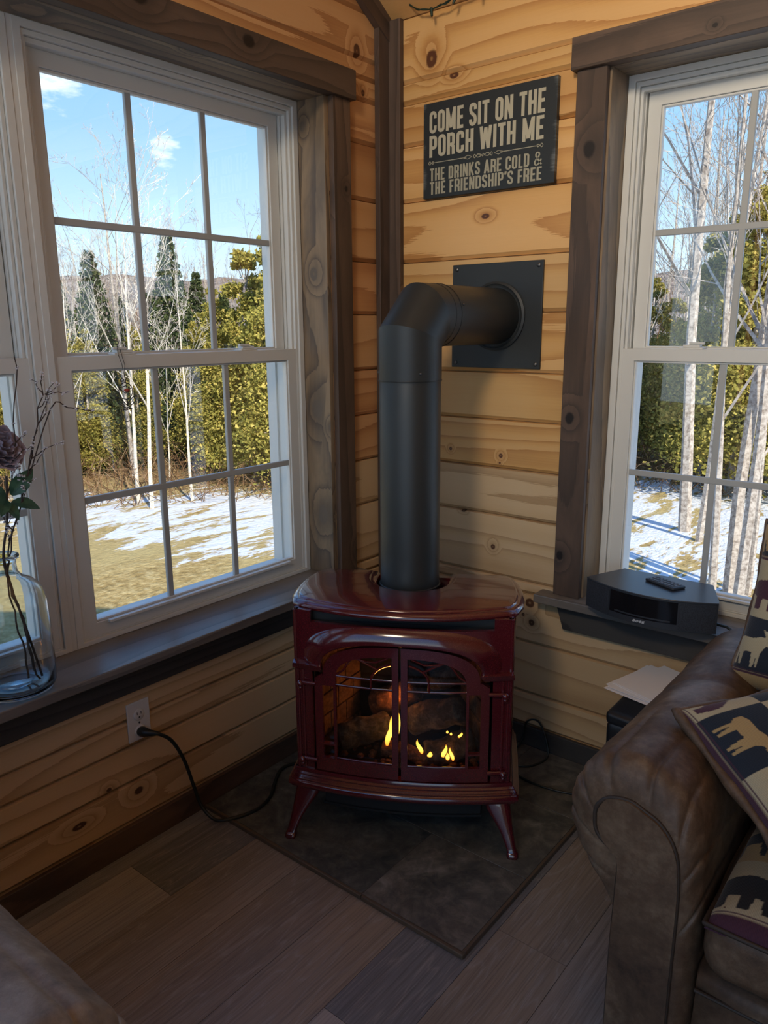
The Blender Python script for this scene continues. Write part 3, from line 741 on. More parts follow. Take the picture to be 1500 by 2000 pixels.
def logmesh(A, B, r, seed, split=False):
    rs_ = random.Random(seed); A = Vector(A); B = Vector(B); ax = (B-A).normalized(); x = ax.orthogonal().normalized(); y = ax.cross(x); mb = MB()
    def f(i, j):
        a = 2*PI*j; q = A.lerp(B, i); rr = r*(1+.20*noise.noise(Vector((math.cos(a)*1.6+seed, math.sin(a)*1.6, i*5)))+.10*noise.noise(Vector((math.cos(a)*6, math.sin(a)*6+seed, i*16))))
        if i < .02 or i > .98: rr *= .86
        return q+(x*math.cos(a)+y*math.sin(a))*rr+x*.01*math.sin(i*4+seed)
    mb.grid(f, 26, 22, cv=True); b = len(mb.v)
    mb.face([b-22+k for k in range(22)]); mb.face(list(range(22))); return mb
for i, (A, B, r, mt) in enumerate((((-.175, .03, .300), (-.05, .10, .345), .038, 'log'), ((-.10, .16, .37), (.03, .13, .43), .040, 'char'), ((.015, .10, .335), (.155, .06, .420), .040, 'log'),
                                   ((.06, .03, .288), (.19, .05, .318), .036, 'log'), ((-.06, .03, .285), (.07, .02, .280), .022, 'char'), ((.06, .14, .46), (.17, .12, .50), .028, 'log'))):
    part(logmesh(A, B, r, i*3+1), 'log', M[mt], stove, smooth=80)
mb = MB(); rs = random.Random(5)
for k in range(90):
    x = rs.uniform(-.2, .2); y = rs.uniform(-.02, .1); mb.ball((x, y, .263+rs.uniform(0, .012)), rs.uniform(.005, .012), 6, (1, 1, .7))
part(mb, 'ember_bed', M['char'], stove)
def flamem():
    s = NT('flame'); _, u, v = s.uv(); c = s.ramp(v, [(0., (1., .22, .02)), (.35, (1., .55, .08)), (.75, (1., .42, .04)), (1., (.9, .16, .01))])
    e = s.n('ShaderNodeEmission', {0: c, 1: 2.6}); t = s.n('ShaderNodeBsdfTransparent'); lw = s.n('ShaderNodeLayerWeight', {'Blend': .35})
    m = s.n('ShaderNodeMixShader', {0: s.math('MULTIPLY', lw.outputs['Facing'], .8), 1: e.outputs[0], 2: t.outputs[0]}); s.t.links.new(m.outputs[0], s.out.inputs[0]); return s.m
M['flame'] = flamem()
def flame(x, y, z, h, r, sway=0.):
    mb = MB()
    def f(j, i):
        a = 2*PI*j; rr = r*(math.sin(min(1, i*1.05+.08)*PI)**.75*(1-i*.55)+.0); cx = x+sway*h*math.sin(i*2.6)*i+.0; return (cx+rr*math.cos(a), y+rr*math.sin(a)*.7, z+h*i)
    mb.grid(f, 14, 14, cu=True); part(mb, 'flame', M['flame'], stove, smooth=180, merge=False)
for a in ((-.022, .012, .325, .105, .013, .12), (-.043, .008, .312, .095, .010, .25), (-.028, .02, .33, .07, .010, -.1), (.052, .000, .300, .045, .008, -.4), (.073, -.005, .292, .02, .009, .2), (.108, -.004, .292, .046, .008, .3),
          (.122, -.008, .290, .024, .007, 0), (.136, -.004, .288, .042, .0065, -.3), (.150, .02, .345, .018, .006, .6), (.118, .03, .350, .010, .004, 0), (.128, .03, .345, .010, .004, 0)):
    flame(*a)
def fire_lamp(loc, power):
    l = bpy.data.lights.new('fire_glow', 'POINT'); l.energy = power; l.color = (1, .33, .07); l.shadow_soft_size = .02
    o = bpy.data.objects.new('fire_glow', l); COL.objects.link(o); o.parent = stove; o.location = loc
fire_lamp((-.030, .085, .425), .17); fire_lamp((.12, -.01, .33), .02)
# doors
def door(sg):
    mb = MB(); s_ = lambda L: [(sg*a, b) for a, b in L]
    A = [p for p in arch(.205, .530, .628, 2.6, 28) if p[0] >= .0]
    outer = [(.0035, .250), (.229, .250), (.229, .530)]+[(p[0] if p[0] > .0035 else .0035, p[1]) for p in A[::-1]]
    outer[2] = (.229, .520); outer.insert(3, (.207, .536))
    outer = [p for i, p in enumerate(outer) if i == 0 or p != outer[i-1]]
    G = [p for p in arch(.170, .525, .600, 2.6, 26) if p[0] >= .02]
    main = [(.020, .290), (.170, .290), (.170, .525)]+[p for p in G[::-1] if p[0] < .1695]+[(.020, .600)]
    side1 = [(.177, .290), (.207, .290), (.207, .328), (.177, .328)]; side2 = [(.177, .333), (.207, .333), (.207, .503), (.177, .503)]
    slab(mb, s_(outer), [s_(main), s_(side1), s_(side2)], FR(.003), FR(-.011), .012)
    d = part(mb, 'door', M['red'], stove, smooth=40)
    # raised inner rim and tracery
    mb = MB(); T = lambda pts, r=.0030: mb.tube([(sg*a, -(H(a)-.001), z) for a, z in pts], r, 6)
    T([(x, z) for x, z in [(.020, .534), (.08, .534), (.13, .534), (.172, .534)]]); T([(.020, .508), (.08, .508), (.13, .508), (.207, .508)], .0032)
    ar = [(.075*math.cos(t)+.0, .530+.052*math.sin(t)) for t in [PI/2*k/10 for k in range(11)]]; T([p for p in ar if p[0] > .012]+[], .0034); T([(.075, .508), (.075, .534)], .0034)
    T([(.058, .563), (.085, .577), (.118, .592)]); T([(.118, .594), (.09, .583), (.062, .583), (.030, .598)]); T([(.118, .594), (.135, .575), (.150, .552), (.170, .537)])
    T([(.118, .594), (.13, .596), (.145, .588)], .002)
    T([(.174, .290), (.174, .40), (.174, .508)], .0035); T([(.020, .292), (.09, .291), (.17, .292)], .0022); T([(.018, .292), (.018, .45), (.018, .60)], .0022)
    o = mb.build('tracery', M['red'], None, smooth=60); o.parent = d
    for z in (.505, .279):
        mb = MB(); mb.tube([(sg*.226, -(H(.226)+.006), z), (sg*.250, -(H(.25)+.008), z-.001), (sg*.268, -(H(.268)+.006), z-.002)], [.006, .0065, .006], 8)
        mb.ball((sg*.268, -(H(.268)+.012), z-.004), .0095, 12); mb.ball((sg*.268, -(H(.268)+.010), z-.016), .0065, 10)
        o = mb.build('hinge_knob', M['red'], None, smooth=60); o.parent = d
door(-1); door(1)
mb = MB(); slab(mb, [(-.225, .27), (.225, .27), (.225, .53), (.19, .585), (.12, .612), (0, .62), (-.12, .612), (-.19, .585), (-.225, .53)], [], FR(-.018), FR(-.021), .03)
part(mb, 'door_glass', M['stove_glass'], stove, smooth=60)
# seat the body under the top plate (its true width, depth and height)
def seat_body(p):
    x, y, z = p
    if z >= .2: f = 1.
    else: f = max(0., z/.2)
    foot = 1-f if (abs(x) > .225 and z < .19) else 0.
    z2 = .16+(z-.2)*1.029 if z >= .2 else z*.8+(.011*.2 if z < .03 else .0)
    y2 = .065+y*.93
    if foot: y2 += (-1 if y < .15 else 1)*foot*.035
    return (x*1.045 if not foot else x*(1.045-.03*foot), y2, z2)
def seat_tree(o):
    for c in o.children:
        if c.type == 'MESH' and c.name != 'top_plate':
            for v in c.data.vertices: v.co = seat_body(v.co)
        elif c.type == 'LIGHT': c.location = seat_body(c.location)
        seat_tree(c)
seat_tree(stove)
# ============================================================ flue pipe
RP = .0865; PX, PY, PZ = .440, -.460, 1.456
pipe = thing('flue_pipe', 'matte black vent pipe rising from the stove top and elbowing into the wall', 'pipe', (PX, PY, .67))
mb = MB(); mb.lathe([(RP, 0), (RP, 1.281-.68), (RP-.001, 1.284-.68)], (PX, PY, .68), 64); part(mb, 'lower_pipe', M['pipe'], pipe, smooth=40)
def mitre(pts, r, n=64):
    """round pipe through points with mitred joints"""
    mb = MB(); pts = [Vector(p) for p in pts]; m = len(pts); b = 0; X = Vector((1, 0, 0))
    for i in range(m):
        d1 = (pts[i]-pts[i-1]).normalized() if i else (pts[1]-pts[0]).normalized(); d2 = (pts[i+1]-pts[i]).normalized() if i < m-1 else d1
        t = (d1+d2).normalized(); up_ = t.cross(X).normalized(); sc = 1/max(.3, t.dot(d1))
        for k in range(n): a = 2*PI*k/n; mb.v.append(tuple(pts[i]+X*math.cos(a)*r+up_*math.sin(a)*r*sc))
    V = list(mb.v); mb.v = []
    for i in range(m-1):
        b = len(mb.v); mb.v += V[i*n:(i+2)*n]
        for k in range(n): k2 = (k+1) % n; mb.face((b+k, b+k2, b+n+k2, b+n+k))
    return mb
mb = mitre([(PX, PY, 1.277), (PX, PY, 1.394), (PX, PY+.062, PZ), (PX, PY+.125, PZ)], RP+.0012)
for z in (1.279, 1.393+.036): pass
part(mb, 'elbow', M['pipe'], pipe, smooth=60, merge=False)
mb = MB()
def seam(c, d, r=RP+.0012, w=.0016):
    d = Vector(d).normalized(); x = Vector((1, 0, 0)); y = d.cross(x); mb.tube([Vector(c)+(x*math.cos(2*PI*k/64)+y*math.sin(2*PI*k/64))*r for k in range(64)], w, 6, closed=True)
seam((PX, PY, 1.281), (0, 0, 1)); seam((PX, PY+.125, PZ), (0, 1, 0)); seam((PX, PY+.098, PZ), (0, 1, 0), w=.001)
part(mb, 'seam_ring', M['blackm'], pipe, smooth=60)
mb = MB(); mb.lathe([(RP, PY+.122+.0), (RP, -.012)], (PX, 0, PZ), 64, axis=(0, 1, 0)); part(mb, 'horizontal_pipe', M['pipe'], pipe, smooth=40)
for a in (-150, -35):
    a = math.radians(a); mb = MB(); mb.ball((PX+RP*math.cos(a)*1.015, PY+RP*math.sin(a)*1.015, 1.302), .004, 8); part(mb, 'screw', M['screw'], pipe, smooth=60)
for a in (20, 250): a = math.radians(a); mb = MB(); mb.ball((PX+RP*math.cos(a)*1.01, PY+.14, PZ+RP*math.sin(a)*1.01), .0035, 8); part(mb, 'screw', M['screw'], pipe, smooth=60)
mb = MB(); mb.lathe([(RP+.0005, 0), (RP+.004, 0), (RP+.004, .004), (RP+.001, .006)], (PX, PY, .684), 48); part(mb, 'stove_collar', M['blackm'], pipe, smooth=40)
wp = thing('wall_plate', 'square black metal plate behind the flue pipe on the pine wall', 'plate', (PX, -.003, 1.295))
mb = MB(); mb.box(.274, .602, -.007, 0.0, 1.294, 1.620); part(mb, 'plate', M['plate'], wp, bevel=.0015)
mb = MB(); mb.lathe([(RP+.001, -.007), (RP+.018, -.007), (RP+.020, -.014), (RP+.013, -.018), (RP+.008, -.014), (RP+.001, -.014)], (PX, 0, PZ), 64, axis=(0, 1, 0)); part(mb, 'trim_ring', M['plate'], wp, smooth=50)
for x in (.290, .586):
    for z in (1.309, 1.605): mb = MB(); mb.lathe([(0, -.0115), (.004, -.011), (.0065, -.009), (.0065, -.007)], (x, 0, z), 14, axis=(0, 1, 0)); part(mb, 'screw', M['screw'], wp, smooth=50)
# ============================================================ stroke lettering
def arcp(cx, cy, rx, ry, a0, a1, n=8): return [(cx+rx*math.cos(math.radians(a0+(a1-a0)*i/n)), cy+ry*math.sin(math.radians(a0+(a1-a0)*i/n))) for i in range(n+1)]
# glyphs on a cell 0..w wide, 0..1 high, centre lines of a stroke t wide; w given per glyph
def glyphs(w, t):
    h = t/2; l, r, b, T = h, w-h, h, 1-h; m = .5; k = (r-l)/2; c = (l+r)/2
    top = arcp(c, T-k, k, k, 180, 0); bot = arcp(c, b+k, k, k, 180, 360)
    G = {}
    G['O'] = (w, [[(l, b+k), (l, T-k)]+top[1:]+[(r, b+k)]+bot[::-1][1:]])
    G['C'] = (w, [[(r, .66), (r, T-k)]+top[::-1][1:]+[(l, b+k)]+bot[1:]+[(r, .34)]])
    G['S'] = (w, [[(r, .70), (r, T-k)]+top[::-1][1:]+[(l, .70), (l+.02, .60), (c, .5), (r-.02, .40), (r, .30), (r, b+k)]+bot[::-1][1:]+[(l, .30)]])
    G['I'] = (t, [[(h, 0), (h, 1)]]); G['H'] = (w, [[(l, 0), (l, 1)], [(r, 0), (r, 1)], [(l, m), (r, m)]])
    G['T'] = (w*.92, [[(0, T), (w*.92, T)], [(w*.46, T), (w*.46, 0)]])
    G['E'] = (w*.86, [[(l, 0), (l, 1)], [(l, T), (w*.86, T)], [(l, b), (w*.86, b)], [(l, m), (w*.78, m)]])
    G['F'] = (w*.82, [[(l, 0), (l, 1)], [(l, T), (w*.82, T)], [(l, m-.02), (w*.74, m-.02)]])
    G['L'] = (w*.80, [[(l, 0), (l, 1)], [(l, b), (w*.80, b)]])
    G['M'] = (w*1.35, [[(l, 0), (l, 1)], [(w*1.35-h, 0), (w*1.35-h, 1)], [(l, 1-h*.3), (w*.675, .12)], [(w*1.35-h, 1-h*.3), (w*.675, .12)]])
    G['N'] = (w*1.05, [[(l, 0), (l, 1)], [(w*1.05-h, 0), (w*1.05-h, 1)], [(l, .97), (w*1.05-h, .03)]])
    G['W'] = (w*1.45, [[(h*.8, 1), (w*.40, .0)], [(w*.40, .0), (w*.725, .93)], [(w*.725, .93), (w*1.05, 0)], [(w*1.05, 0), (w*1.45-h*.8, 1)]])
    G['A'] = (w*1.1, [[(h*.8, 0), (w*.55, 1)], [(w*.55, 1), (w*1.1-h*.8, 0)], [(w*.28, .24), (w*.82, .24)]])
    bow = lambda y0, y1: [(l, y1), (r-k*.8, y1)]+arcp(r-k*.8, y1-k*.8, k*.8, k*.8, 90, 0)[1:]+[(r, y0+k*.8)]+arcp(r-k*.8, y0+k*.8, k*.8, k*.8, 0, -90)[1:]+[(l, y0)]
    G['P'] = (w, [[(l, 0), (l, 1)], bow(.44, T)]); G['B'] = (w, [[(l, 0), (l, 1)], bow(.5, T), bow(b, .5)])
    G['R'] = (w, [[(l, 0), (l, 1)], bow(.46, T), [(c+.01, .46), (r-.01, .36), (r, 0)]])
    G['D'] = (w, [[(l, 0), (l, 1)], [(l, T), (c, T)]+arcp(c, T-k, k, k, 90, 0)[1:]+[(r, b+k)]+arcp(c, b+k, k, k, 0, -90)[1:]+[(l, b)]])
    G['K'] = (w*1.04, [[(l, 0), (l, 1)], [(l, .36), (w*1.04-h, 1)], [(l+.12*w*2, .52), (w*1.04-h*.8, 0)]])
    G["'"] = (t*.9, [[(h, 1), (h, .86)], [(h, .88), (h*.4, .76)]])
    q = w*1.5
    G['&'] = (q, [[(q*.94, .05), (q*.26, .68), (q*.24, .82), (q*.34, .93), (q*.48, .95), (q*.62, .90), (q*.67, .78), (q*.60, .66), (q*.26, .44), (q*.12, .30), (q*.12, .16), (q*.24, .06), (q*.42, .05), (q*.60, .12), (q*.78, .28), (q*.90, .46)]])
    G[' '] = (w*.42, [])
    return G
def ribbon(mb, pts, t, fn, depth, closed=False):
    """flat stroke of width t, mitred, raised by depth; fn(x, y, d) maps to world"""
    pts = [Vector(p) for p in pts]
    pts = [p for i, p in enumerate(pts) if i == 0 or (p-pts[i-1]).length > 1e-5]
    if closed and (pts[0]-pts[-1]).length < 1e-4: pts = pts[:-1]
    n = len(pts); L = []; R = []
    for i in range(n):
        a = pts[i-1] if (closed or i) else pts[i]; c = pts[(i+1) % n] if (closed or i < n-1) else pts[i]
        d1 = (pts[i]-a); d2 = (c-pts[i]); d1 = d1.normalized() if d1.length > 1e-9 else d2.normalized(); d2 = d2.normalized() if d2.length > 1e-9 else d1
        n1 = Vector((-d1.y, d1.x)); n2 = Vector((-d2.y, d2.x)); nn = (n1+n2); nn = nn/max(nn.length_squared/2, .45)
        L.append(pts[i]+nn*t/2); R.append(pts[i]-nn*t/2)
    b = len(mb.v)
    for P in (L, R):
        for p in P: mb.v.append(tuple(fn(p.x, p.y, depth)))
    for P in (L, R):
        for p in P: mb.v.append(tuple(fn(p.x, p.y, 0)))
    for i in range(n if closed else n-1):
        j = (i+1) % n
        mb.face((b+i, b+j, b+n+j, b+n+i)); mb.face((b+i, b+2*n+i, b+2*n+j, b+j)); mb.face((b+n+i, b+n+j, b+3*n+j, b+3*n+i))
def text_line(mb, txt, x0, x1, y0, y1, t, fn, depth, w=.36, gap=.055, skew=0.):
    """fit txt in the box; t, w and gap are relative to the height"""
    G = glyphs(w, t); tot = sum(G[c][0]+gap for c in txt)-gap; sx = (x1-x0)/tot; sy = y1-y0; x = 0
    q_ = 0
    for c in txt:
        for st in G[c][1]:
            cl = c == 'O'; q_ += 1
            ribbon(mb, st, t*(.72 if c == '&' else 1.), lambda a, b_, d, x=x: fn(x0+(x+a)*sx+skew*b_*sy, y0+b_*sy, d), depth+.00016*(q_ % 5), cl)
        x += G[c][0]+gap
# sign
sign = thing('wall_sign', 'black wooden sign with cream lettering hanging on the pine wall above the flue plate', 'sign', (.395, -.001, 1.83))
mb = MB(); mb.box(.159, .629, -.016, 0, 1.832, 2.116)
def signm():
    s = NT('distressed_black_paint'); o = s.obj(); p = s.n('ShaderNodeSeparateXYZ', {0: o}); x = p.outputs[0]
    st = s.noise(s.vec(s.math('MULTIPLY', x, 18.), 0., s.math('MULTIPLY', p.outputs[2], 240.)), 1., 3, .6)
    edge = s.rng(s.math('ABSOLUTE', s.math('SUBTRACT', x, .394)), .205, .236); z = s.noise(s.vec(0., 0., s.math('MULTIPLY', p.outputs[2], 14.)), 1., 2)
    m = s.rng(s.math('MULTIPLY', s.math('MULTIPLY', edge, s.rng(z, .4, .6, .2, 1.2)), st), .28, .6, 0., .6)
    return s.bsdf(s.mix(m, (.016, .022, .026, 1), (.20, .22, .22, 1)), .5)
M['sign'] = signm()
part(mb, 'board', M['sign'], sign, bevel=.001)
M['cream'] = plain('cream_paint', (.46, .43, .32), .6); M['cream2'] = plain('tan_grey_paint', (.36, .34, .25), .6)
fs_ = lambda x, z, d: (x, -.0160-d, z)
mb = MB(); text_line(mb, 'COME SIT ON THE', .183, .592, 2.026, 2.091, .150, fs_, .0006, .40, .07)
text_line(mb, 'PORCH WITH ME', .183, .590, 1.955, 2.019, .150, fs_, .0006, .40, .07); part(mb, 'large_lettering', M['cream'], sign, smooth=None)
mb = MB(); text_line(mb, 'THE DRINKS ARE COLD &', .186, .588, 1.884, 1.922, .145, fs_, .0006, .40, .085)
text_line(mb, "THE FRIENDSHIP'S FREE", .186, .588, 1.843, 1.881, .145, fs_, .0006, .40, .085)
ribbon(mb, [(.20, 1.9385), (.325, 1.9385)], .0022, fs_, .0006); ribbon(mb, [(.445, 1.9385), (.572, 1.9385)], .0022, fs_, .0006)
for sx_ in (1, -1):
    c0 = .385; X = lambda a: c0+sx_*a
    ribbon(mb, [(X(.040), 1.9385), (X(.055), 1.944), (X(.074), 1.9385), (X(.055), 1.933)], .0018, fs_, .0006, True)
    ribbon(mb, [(X(.030)+.0035*math.cos(t*PI/4), 1.9385+.005*math.sin(t*PI/4)) for t in range(8)], .0018, fs_, .0006, True)
    ribbon(mb, [(X(.200)+.004*math.cos(t*PI/4), 1.9385+.005*math.sin(t*PI/4)) for t in range(8)], .0018, fs_, .0006, True)
    ribbon(mb, [(X(.194), 1.9385), (X(.188), 1.942), (X(.182), 1.9385), (X(.188), 1.935)], .0022, fs_, .0006, True)
    ribbon(mb, [(c0-sx_*(.002), 1.9385+sx_*.002), (c0-sx_*.012, 1.9385-sx_*.004), (c0-sx_*.020, 1.9385-sx_*.0045), (c0-sx_*.024, 1.9385+sx_*.0005), (c0-sx_*.019, 1.9385+sx_*.0045), (c0-sx_*.010, 1.9385+sx_*.003), (c0, 1.9385-sx_*.0045)], .0022, fs_, .0006)
part(mb, 'small_lettering', M['cream2'], sign, smooth=None)
# ============================================================ outlet and left cord
M['white'] = plain('white_plastic', (.72, .71, .68), .35); M['dark'] = plain('dark_slot', (.02, .02, .02), .6); M['rubber'] = plain('black_rubber', (.012, .017, .016), .42)
out = thing('wall_outlet', 'white duplex wall outlet under the left sill, with a cord plugged in', 'outlet', (.001, -1.124, .317))
mb = MB(); mb.box(0, .006, -1.159, -1.089, .317, .431); part(mb, 'cover_plate', M['white'], out, bevel=.002)
for z in (.392, .344):
    mb = MB(); mb.lathe([(0, .0085), (.0150, .0085), (.0165, .0075), (.0168, .005)], (0, -1.124, z), 24, axis=(1, 0, 0)); r_ = part(mb, 'receptacle', M['white'], out, smooth=50)
    mb = MB()
    for dy in (-.006, .006): mb.box(.0080, .0088, -1.124+dy-.001, -1.124+dy+.001, z+.001, z+.009)
    mb.ball((.0082, -1.124, z-.007), .0024, 8); sub(mb, 'slot', M['dark'], r_, out)
mb = MB(); mb.lathe([(0, .0075), (.0028, .007), (.003, .006)], (0, -1.124, .368), 10, axis=(1, 0, 0)); part(mb, 'screw', M['screw'], out)
def spline(P, n=10):
    P = [Vector(p) for p in P]; Q = [P[0]]+P+[P[-1]]; out_ = []
    for i in range(1, len(Q)-2):
        p0, p1, p2, p3 = Q[i-1:i+3]
        for k in range(n):
            t = k/n; out_.append(.5*((2*p1)+(-p0+p2)*t+(2*p0-5*p1+4*p2-p3)*t*t+(-p0+3*p1-3*p2+p3)*t**3))
    out_.append(P[-1]); return out_
cord = thing('power_cord', 'black power cord looping from the outlet down to the floor and behind the stove', 'cord', (.03, -1.11, .011))
mb = MB(); mb.tube(spline([(.036, -1.118, .345), (.055, -1.098, .338), (.058, -1.06, .30), (.050, -1.02, .22), (.045, -.99, .12), (.055, -.975, .05), (.09, -.965, .017), (.125, -.95, .0165), (.160, -.87, .0165), (.148, -.79, .0165), (.095, -.715, .0165), (.062, -.655, .0165), (.075, -.60, .0165), (.13, -.55, .0165), (.2, -.46, .0165)]), .0052, 10, cap=True)
part(mb, 'cable', M['rubber'], cord, smooth=80)
mb = MB(); mb.tube([(.0086, -1.124, .343), (.014, -1.124, .343), (.028, -1.121, .343), (.04, -1.114, .343), (.052, -1.10, .340)], [.013, .0145, .013, .009, .006], 12); part(mb, 'plug', M['rubber'], cord, smooth=60)
rc = thing('appliance_cord', 'thin black cord lying in loops on the slate beside the right side of the stove', 'cord', (.65, -.08, .011))
mb = MB(); mb.tube(spline([(.60, -.19, .02), (.607, -.10, .015), (.60, -.02, .03), (.615, -.022, .10), (.655, -.018, .115), (.69, -.03, .075), (.712, -.05, .018), (.70, -.12, .015), (.665, -.155, .015), (.64, -.16, .02), (.66, -.19, .015), (.70, -.21, .015), (.78, -.215, .015), (.87, -.19, .014), (.93, -.13, .014)]), .0035, 8); part(mb, 'cable', M['rubber'], rc, smooth=80)
mb = MB(); mb.box(.592, .614, -.20, -.165, .011, .036); part(mb, 'plug', M['rubber'], rc, bevel=.003)
# ============================================================ string lights
sl_ = thing('string_lights', 'green wire string of small clear bulbs along the top of the right wall', 'string lights', (.4, -.03, 2.30))
M['gwire'] = plain('green_wire', (.012, .03, .018), .5); M['bulb'] = glass('clear_bulb', (.95, .95, .9), 1.)
pp = [(.066, -.028, 2.44), (.10, -.03, 2.415), (.15, -.035, 2.385), (.20, -.04, 2.372), (.25, -.045, 2.373), (.31, -.05, 2.385), (.40, -.06, 2.392), (.52, -.05, 2.385), (.65, -.05, 2.40), (.8, -.05, 2.39), (1.0, -.05, 2.40)]
q = spline(pp, 8); mb = MB(); mb.tube(q, .0022, 6); mb.tube([Vector(p)+Vector((.003*math.sin(i*.9), .003*math.cos(i*.9), .004*math.sin(i*.7))) for i, p in enumerate(q)], .0018, 6)
part(mb, 'wire', M['gwire'], sl_, smooth=80)
for (x, y, z, dx) in ((.205, -.042, 2.371, .006), (.300, -.049, 2.383, -.012), (.385, -.06, 2.39, .0), (.55, -.05, 2.387, .01), (.75, -.05, 2.392, -.01)):
    d = Vector((dx, -.004, -.03)); p = Vector((x, y, z)); mb = MB(); mb.tube([p+Vector((0, 0, .003)), p+d*.3, p+d*.7], [.0042, .0048, .0038], 8); so = part(mb, 'socket', M['gwire'], sl_, smooth=60)
    mb = MB(); mb.tube([p+d*.68, p+d*.95, p+d*1.15, p+d*1.25], [.0030, .0030, .0018, .0005], 8); sub(mb, 'bulb', M['bulb'], so, sl_, smooth=60)
# ============================================================ tapestry painting
MOT = {
 'moose': [(.12, .62), (.20, .66), (.24, .72), (.20, .80), (.12, .82), (.10, .90), (.16, .88), (.18, .95), (.23, .88), (.28, .96), (.31, .88), (.38, .90), (.33, .80), (.32, .74), (.42, .74), (.55, .68), (.75, .68), (.85, .62), (.86, .50), (.80, .40), (.80, .08), (.75, .08), (.74, .34), (.70, .10), (.66, .10), (.66, .38), (.50, .40), (.46, .08), (.41, .08), (.40, .36), (.37, .10), (.33, .10), (.33, .42), (.30, .52), (.26, .58), (.18, .56)],
 'bear': [(.06, .42), (.10, .52), (.2, .60), (.26, .68), (.36, .70), (.6, .76), (.8, .70), (.92, .5), (.93, .3), (.9, .10), (.8, .10), (.78, .3), (.7, .32), (.66, .10), (.55, .10), (.55, .32), (.42, .32), (.40, .10), (.29, .10), (.28, .34), (.22, .38), (.12, .36)],
 'fish': [(.04, .5), (.12, .6), (.3, .66), (.5, .66), (.56, .76), (.6, .65), (.78, .56), (.95, .70), (.90, .5), (.95, .34), (.78, .46), (.62, .38), (.55, .28), (.5, .37), (.3, .36), (.12, .42)],
 'tree': [(.5, .95), (.60, .74), (.55, .75), (.70, .54), (.62, .55), (.80, .32), (.55, .34), (.55, .1), (.45, .1), (.45, .34), (.20, .32), (.38, .55), (.30, .54), (.45, .75), (.40, .74)],
 'antler': [(.1, .3), (.2, .5), (.15, .75), (.28, .6), (.35, .85), (.42, .6), (.55, .8), (.56, .55), (.75, .7), (.7, .48), (.92, .5), (.75, .36), (.5, .32), (.3, .2)]}
TAN = (.44, .37, .235); NAVY = (.018, .024, .036); MAR = (.070, .026, .042); GOLD = (.40, .27, .12); BLK = (.02, .017, .016); PLUM = (.11, .045, .07)
LAY = [[(TAN, 'bear', MAR), (NAVY, 'moose', GOLD), (TAN, 'fish', MAR), (MAR, 'tree', TAN)],
       [(NAVY, 'moose', GOLD), (TAN, 'bear', PLUM), (MAR, None, TAN), (GOLD, 'antler', BLK)],
       [(TAN, 'fish', BLK), (MAR, 'tree', GOLD), (TAN, 'bear', BLK), (NAVY, 'moose', TAN)],
       [(MAR, None, GOLD), (TAN, 'antler', NAVY), (GOLD, 'moose', BLK), (TAN, 'bear', MAR)]]
def pip(X, Y, poly):
    c = np.zeros(X.shape, bool); n = len(poly); j = n-1
    for i in range(n):
        xi, yi = poly[i]; xj, yj = poly[j]
        if yi != yj: c ^= ((yi > Y) != (yj > Y)) & (X < (xj-xi)*(Y-yi)/(yj-yi)+xi)
        j = i
    return c
def tapestry(U, V, cell=.165, flip=False):
    """woven patchwork colours at cloth coordinates in metres"""
    C = np.zeros(U.shape+(3,)); a = U/cell; b = V/cell; I = np.floor(a).astype(int); J = np.floor(b).astype(int); fa = a-I; fb = b-J
    for i in range(I.min(), I.max()+1):
        for j in range(J.min(), J.max()+1):
            m = (I == i) & (J == j)
            if not m.any(): continue
            bg_, mot, mc = LAY[j % 4][(i+2*(j//4)) % 4]; C[m] = bg_
            if mot:
                x = (fa[m]-.02)/.96; y = (fb[m]-.06)/.84
                if (i+j) % 2: x = 1-x
                k = pip(x, y, MOT[mot]); q = C[m]; q[k] = mc; C[m] = q
            st = m & ((fb < .035) | (np.abs(fb-.07) < .008)) & (j % 2 == 0); C[st] = MAR if bg_ is not MAR else BLK
            st = m & ((np.abs(fb-.045) < .010)) & (j % 2 == 0); C[st] = (.25, .19, .12)
    return C
def cloth_mat():
    s = NT('woven_tapestry'); c = s.attr('paint').outputs['Color']; _, u, v = s.uv()
    w = s.n('ShaderNodeTexWave', {'Vector': s.vec(u, s.math('MULTIPLY', v, .35), 0.), 'Scale': 130., 'Distortion': 2., 'Detail': 2.}, wave_type='BANDS').outputs[0]
    col = s.mix(.30, c, s.ramp(w, [(0, (.45, .45, .45)), (1, (1.25, 1.25, 1.25))]), 'MULTIPLY')
    return s.bsdf(col, .88, s.bump(w, .3, .001), Specular_IOR_Level=.2, Sheen_Weight=.15)
M['cloth'] = cloth_mat()
def leather(name, a, b, c):
    s = NT(name); o = s.obj(); n1 = s.noise(o, 7., 5, .65, .4); n2 = s.noise(o, 420., 3, .6); n3 = s.noise(o, 45., 4, .7)
    col = s.ramp(s.math('MULTIPLY_ADD', n3, .35, s.math('MULTIPLY', n1, .65)), [(.34, a), (.5, b), (.66, c)])
    return s.bsdf(col, s.rng(n1, .35, .65, .62, .40), s.bump(s.math('ADD', n2, s.math('MULTIPLY', n3, .8)), .35, .0014), Specular_IOR_Level=.45)
M['leather'] = leather('worn_brown_leather', (.050, .027, .016), (.112, .066, .038), (.21, .14, .088))
M['piping'] = plain('dark_piping', (.040, .025, .016), .6)
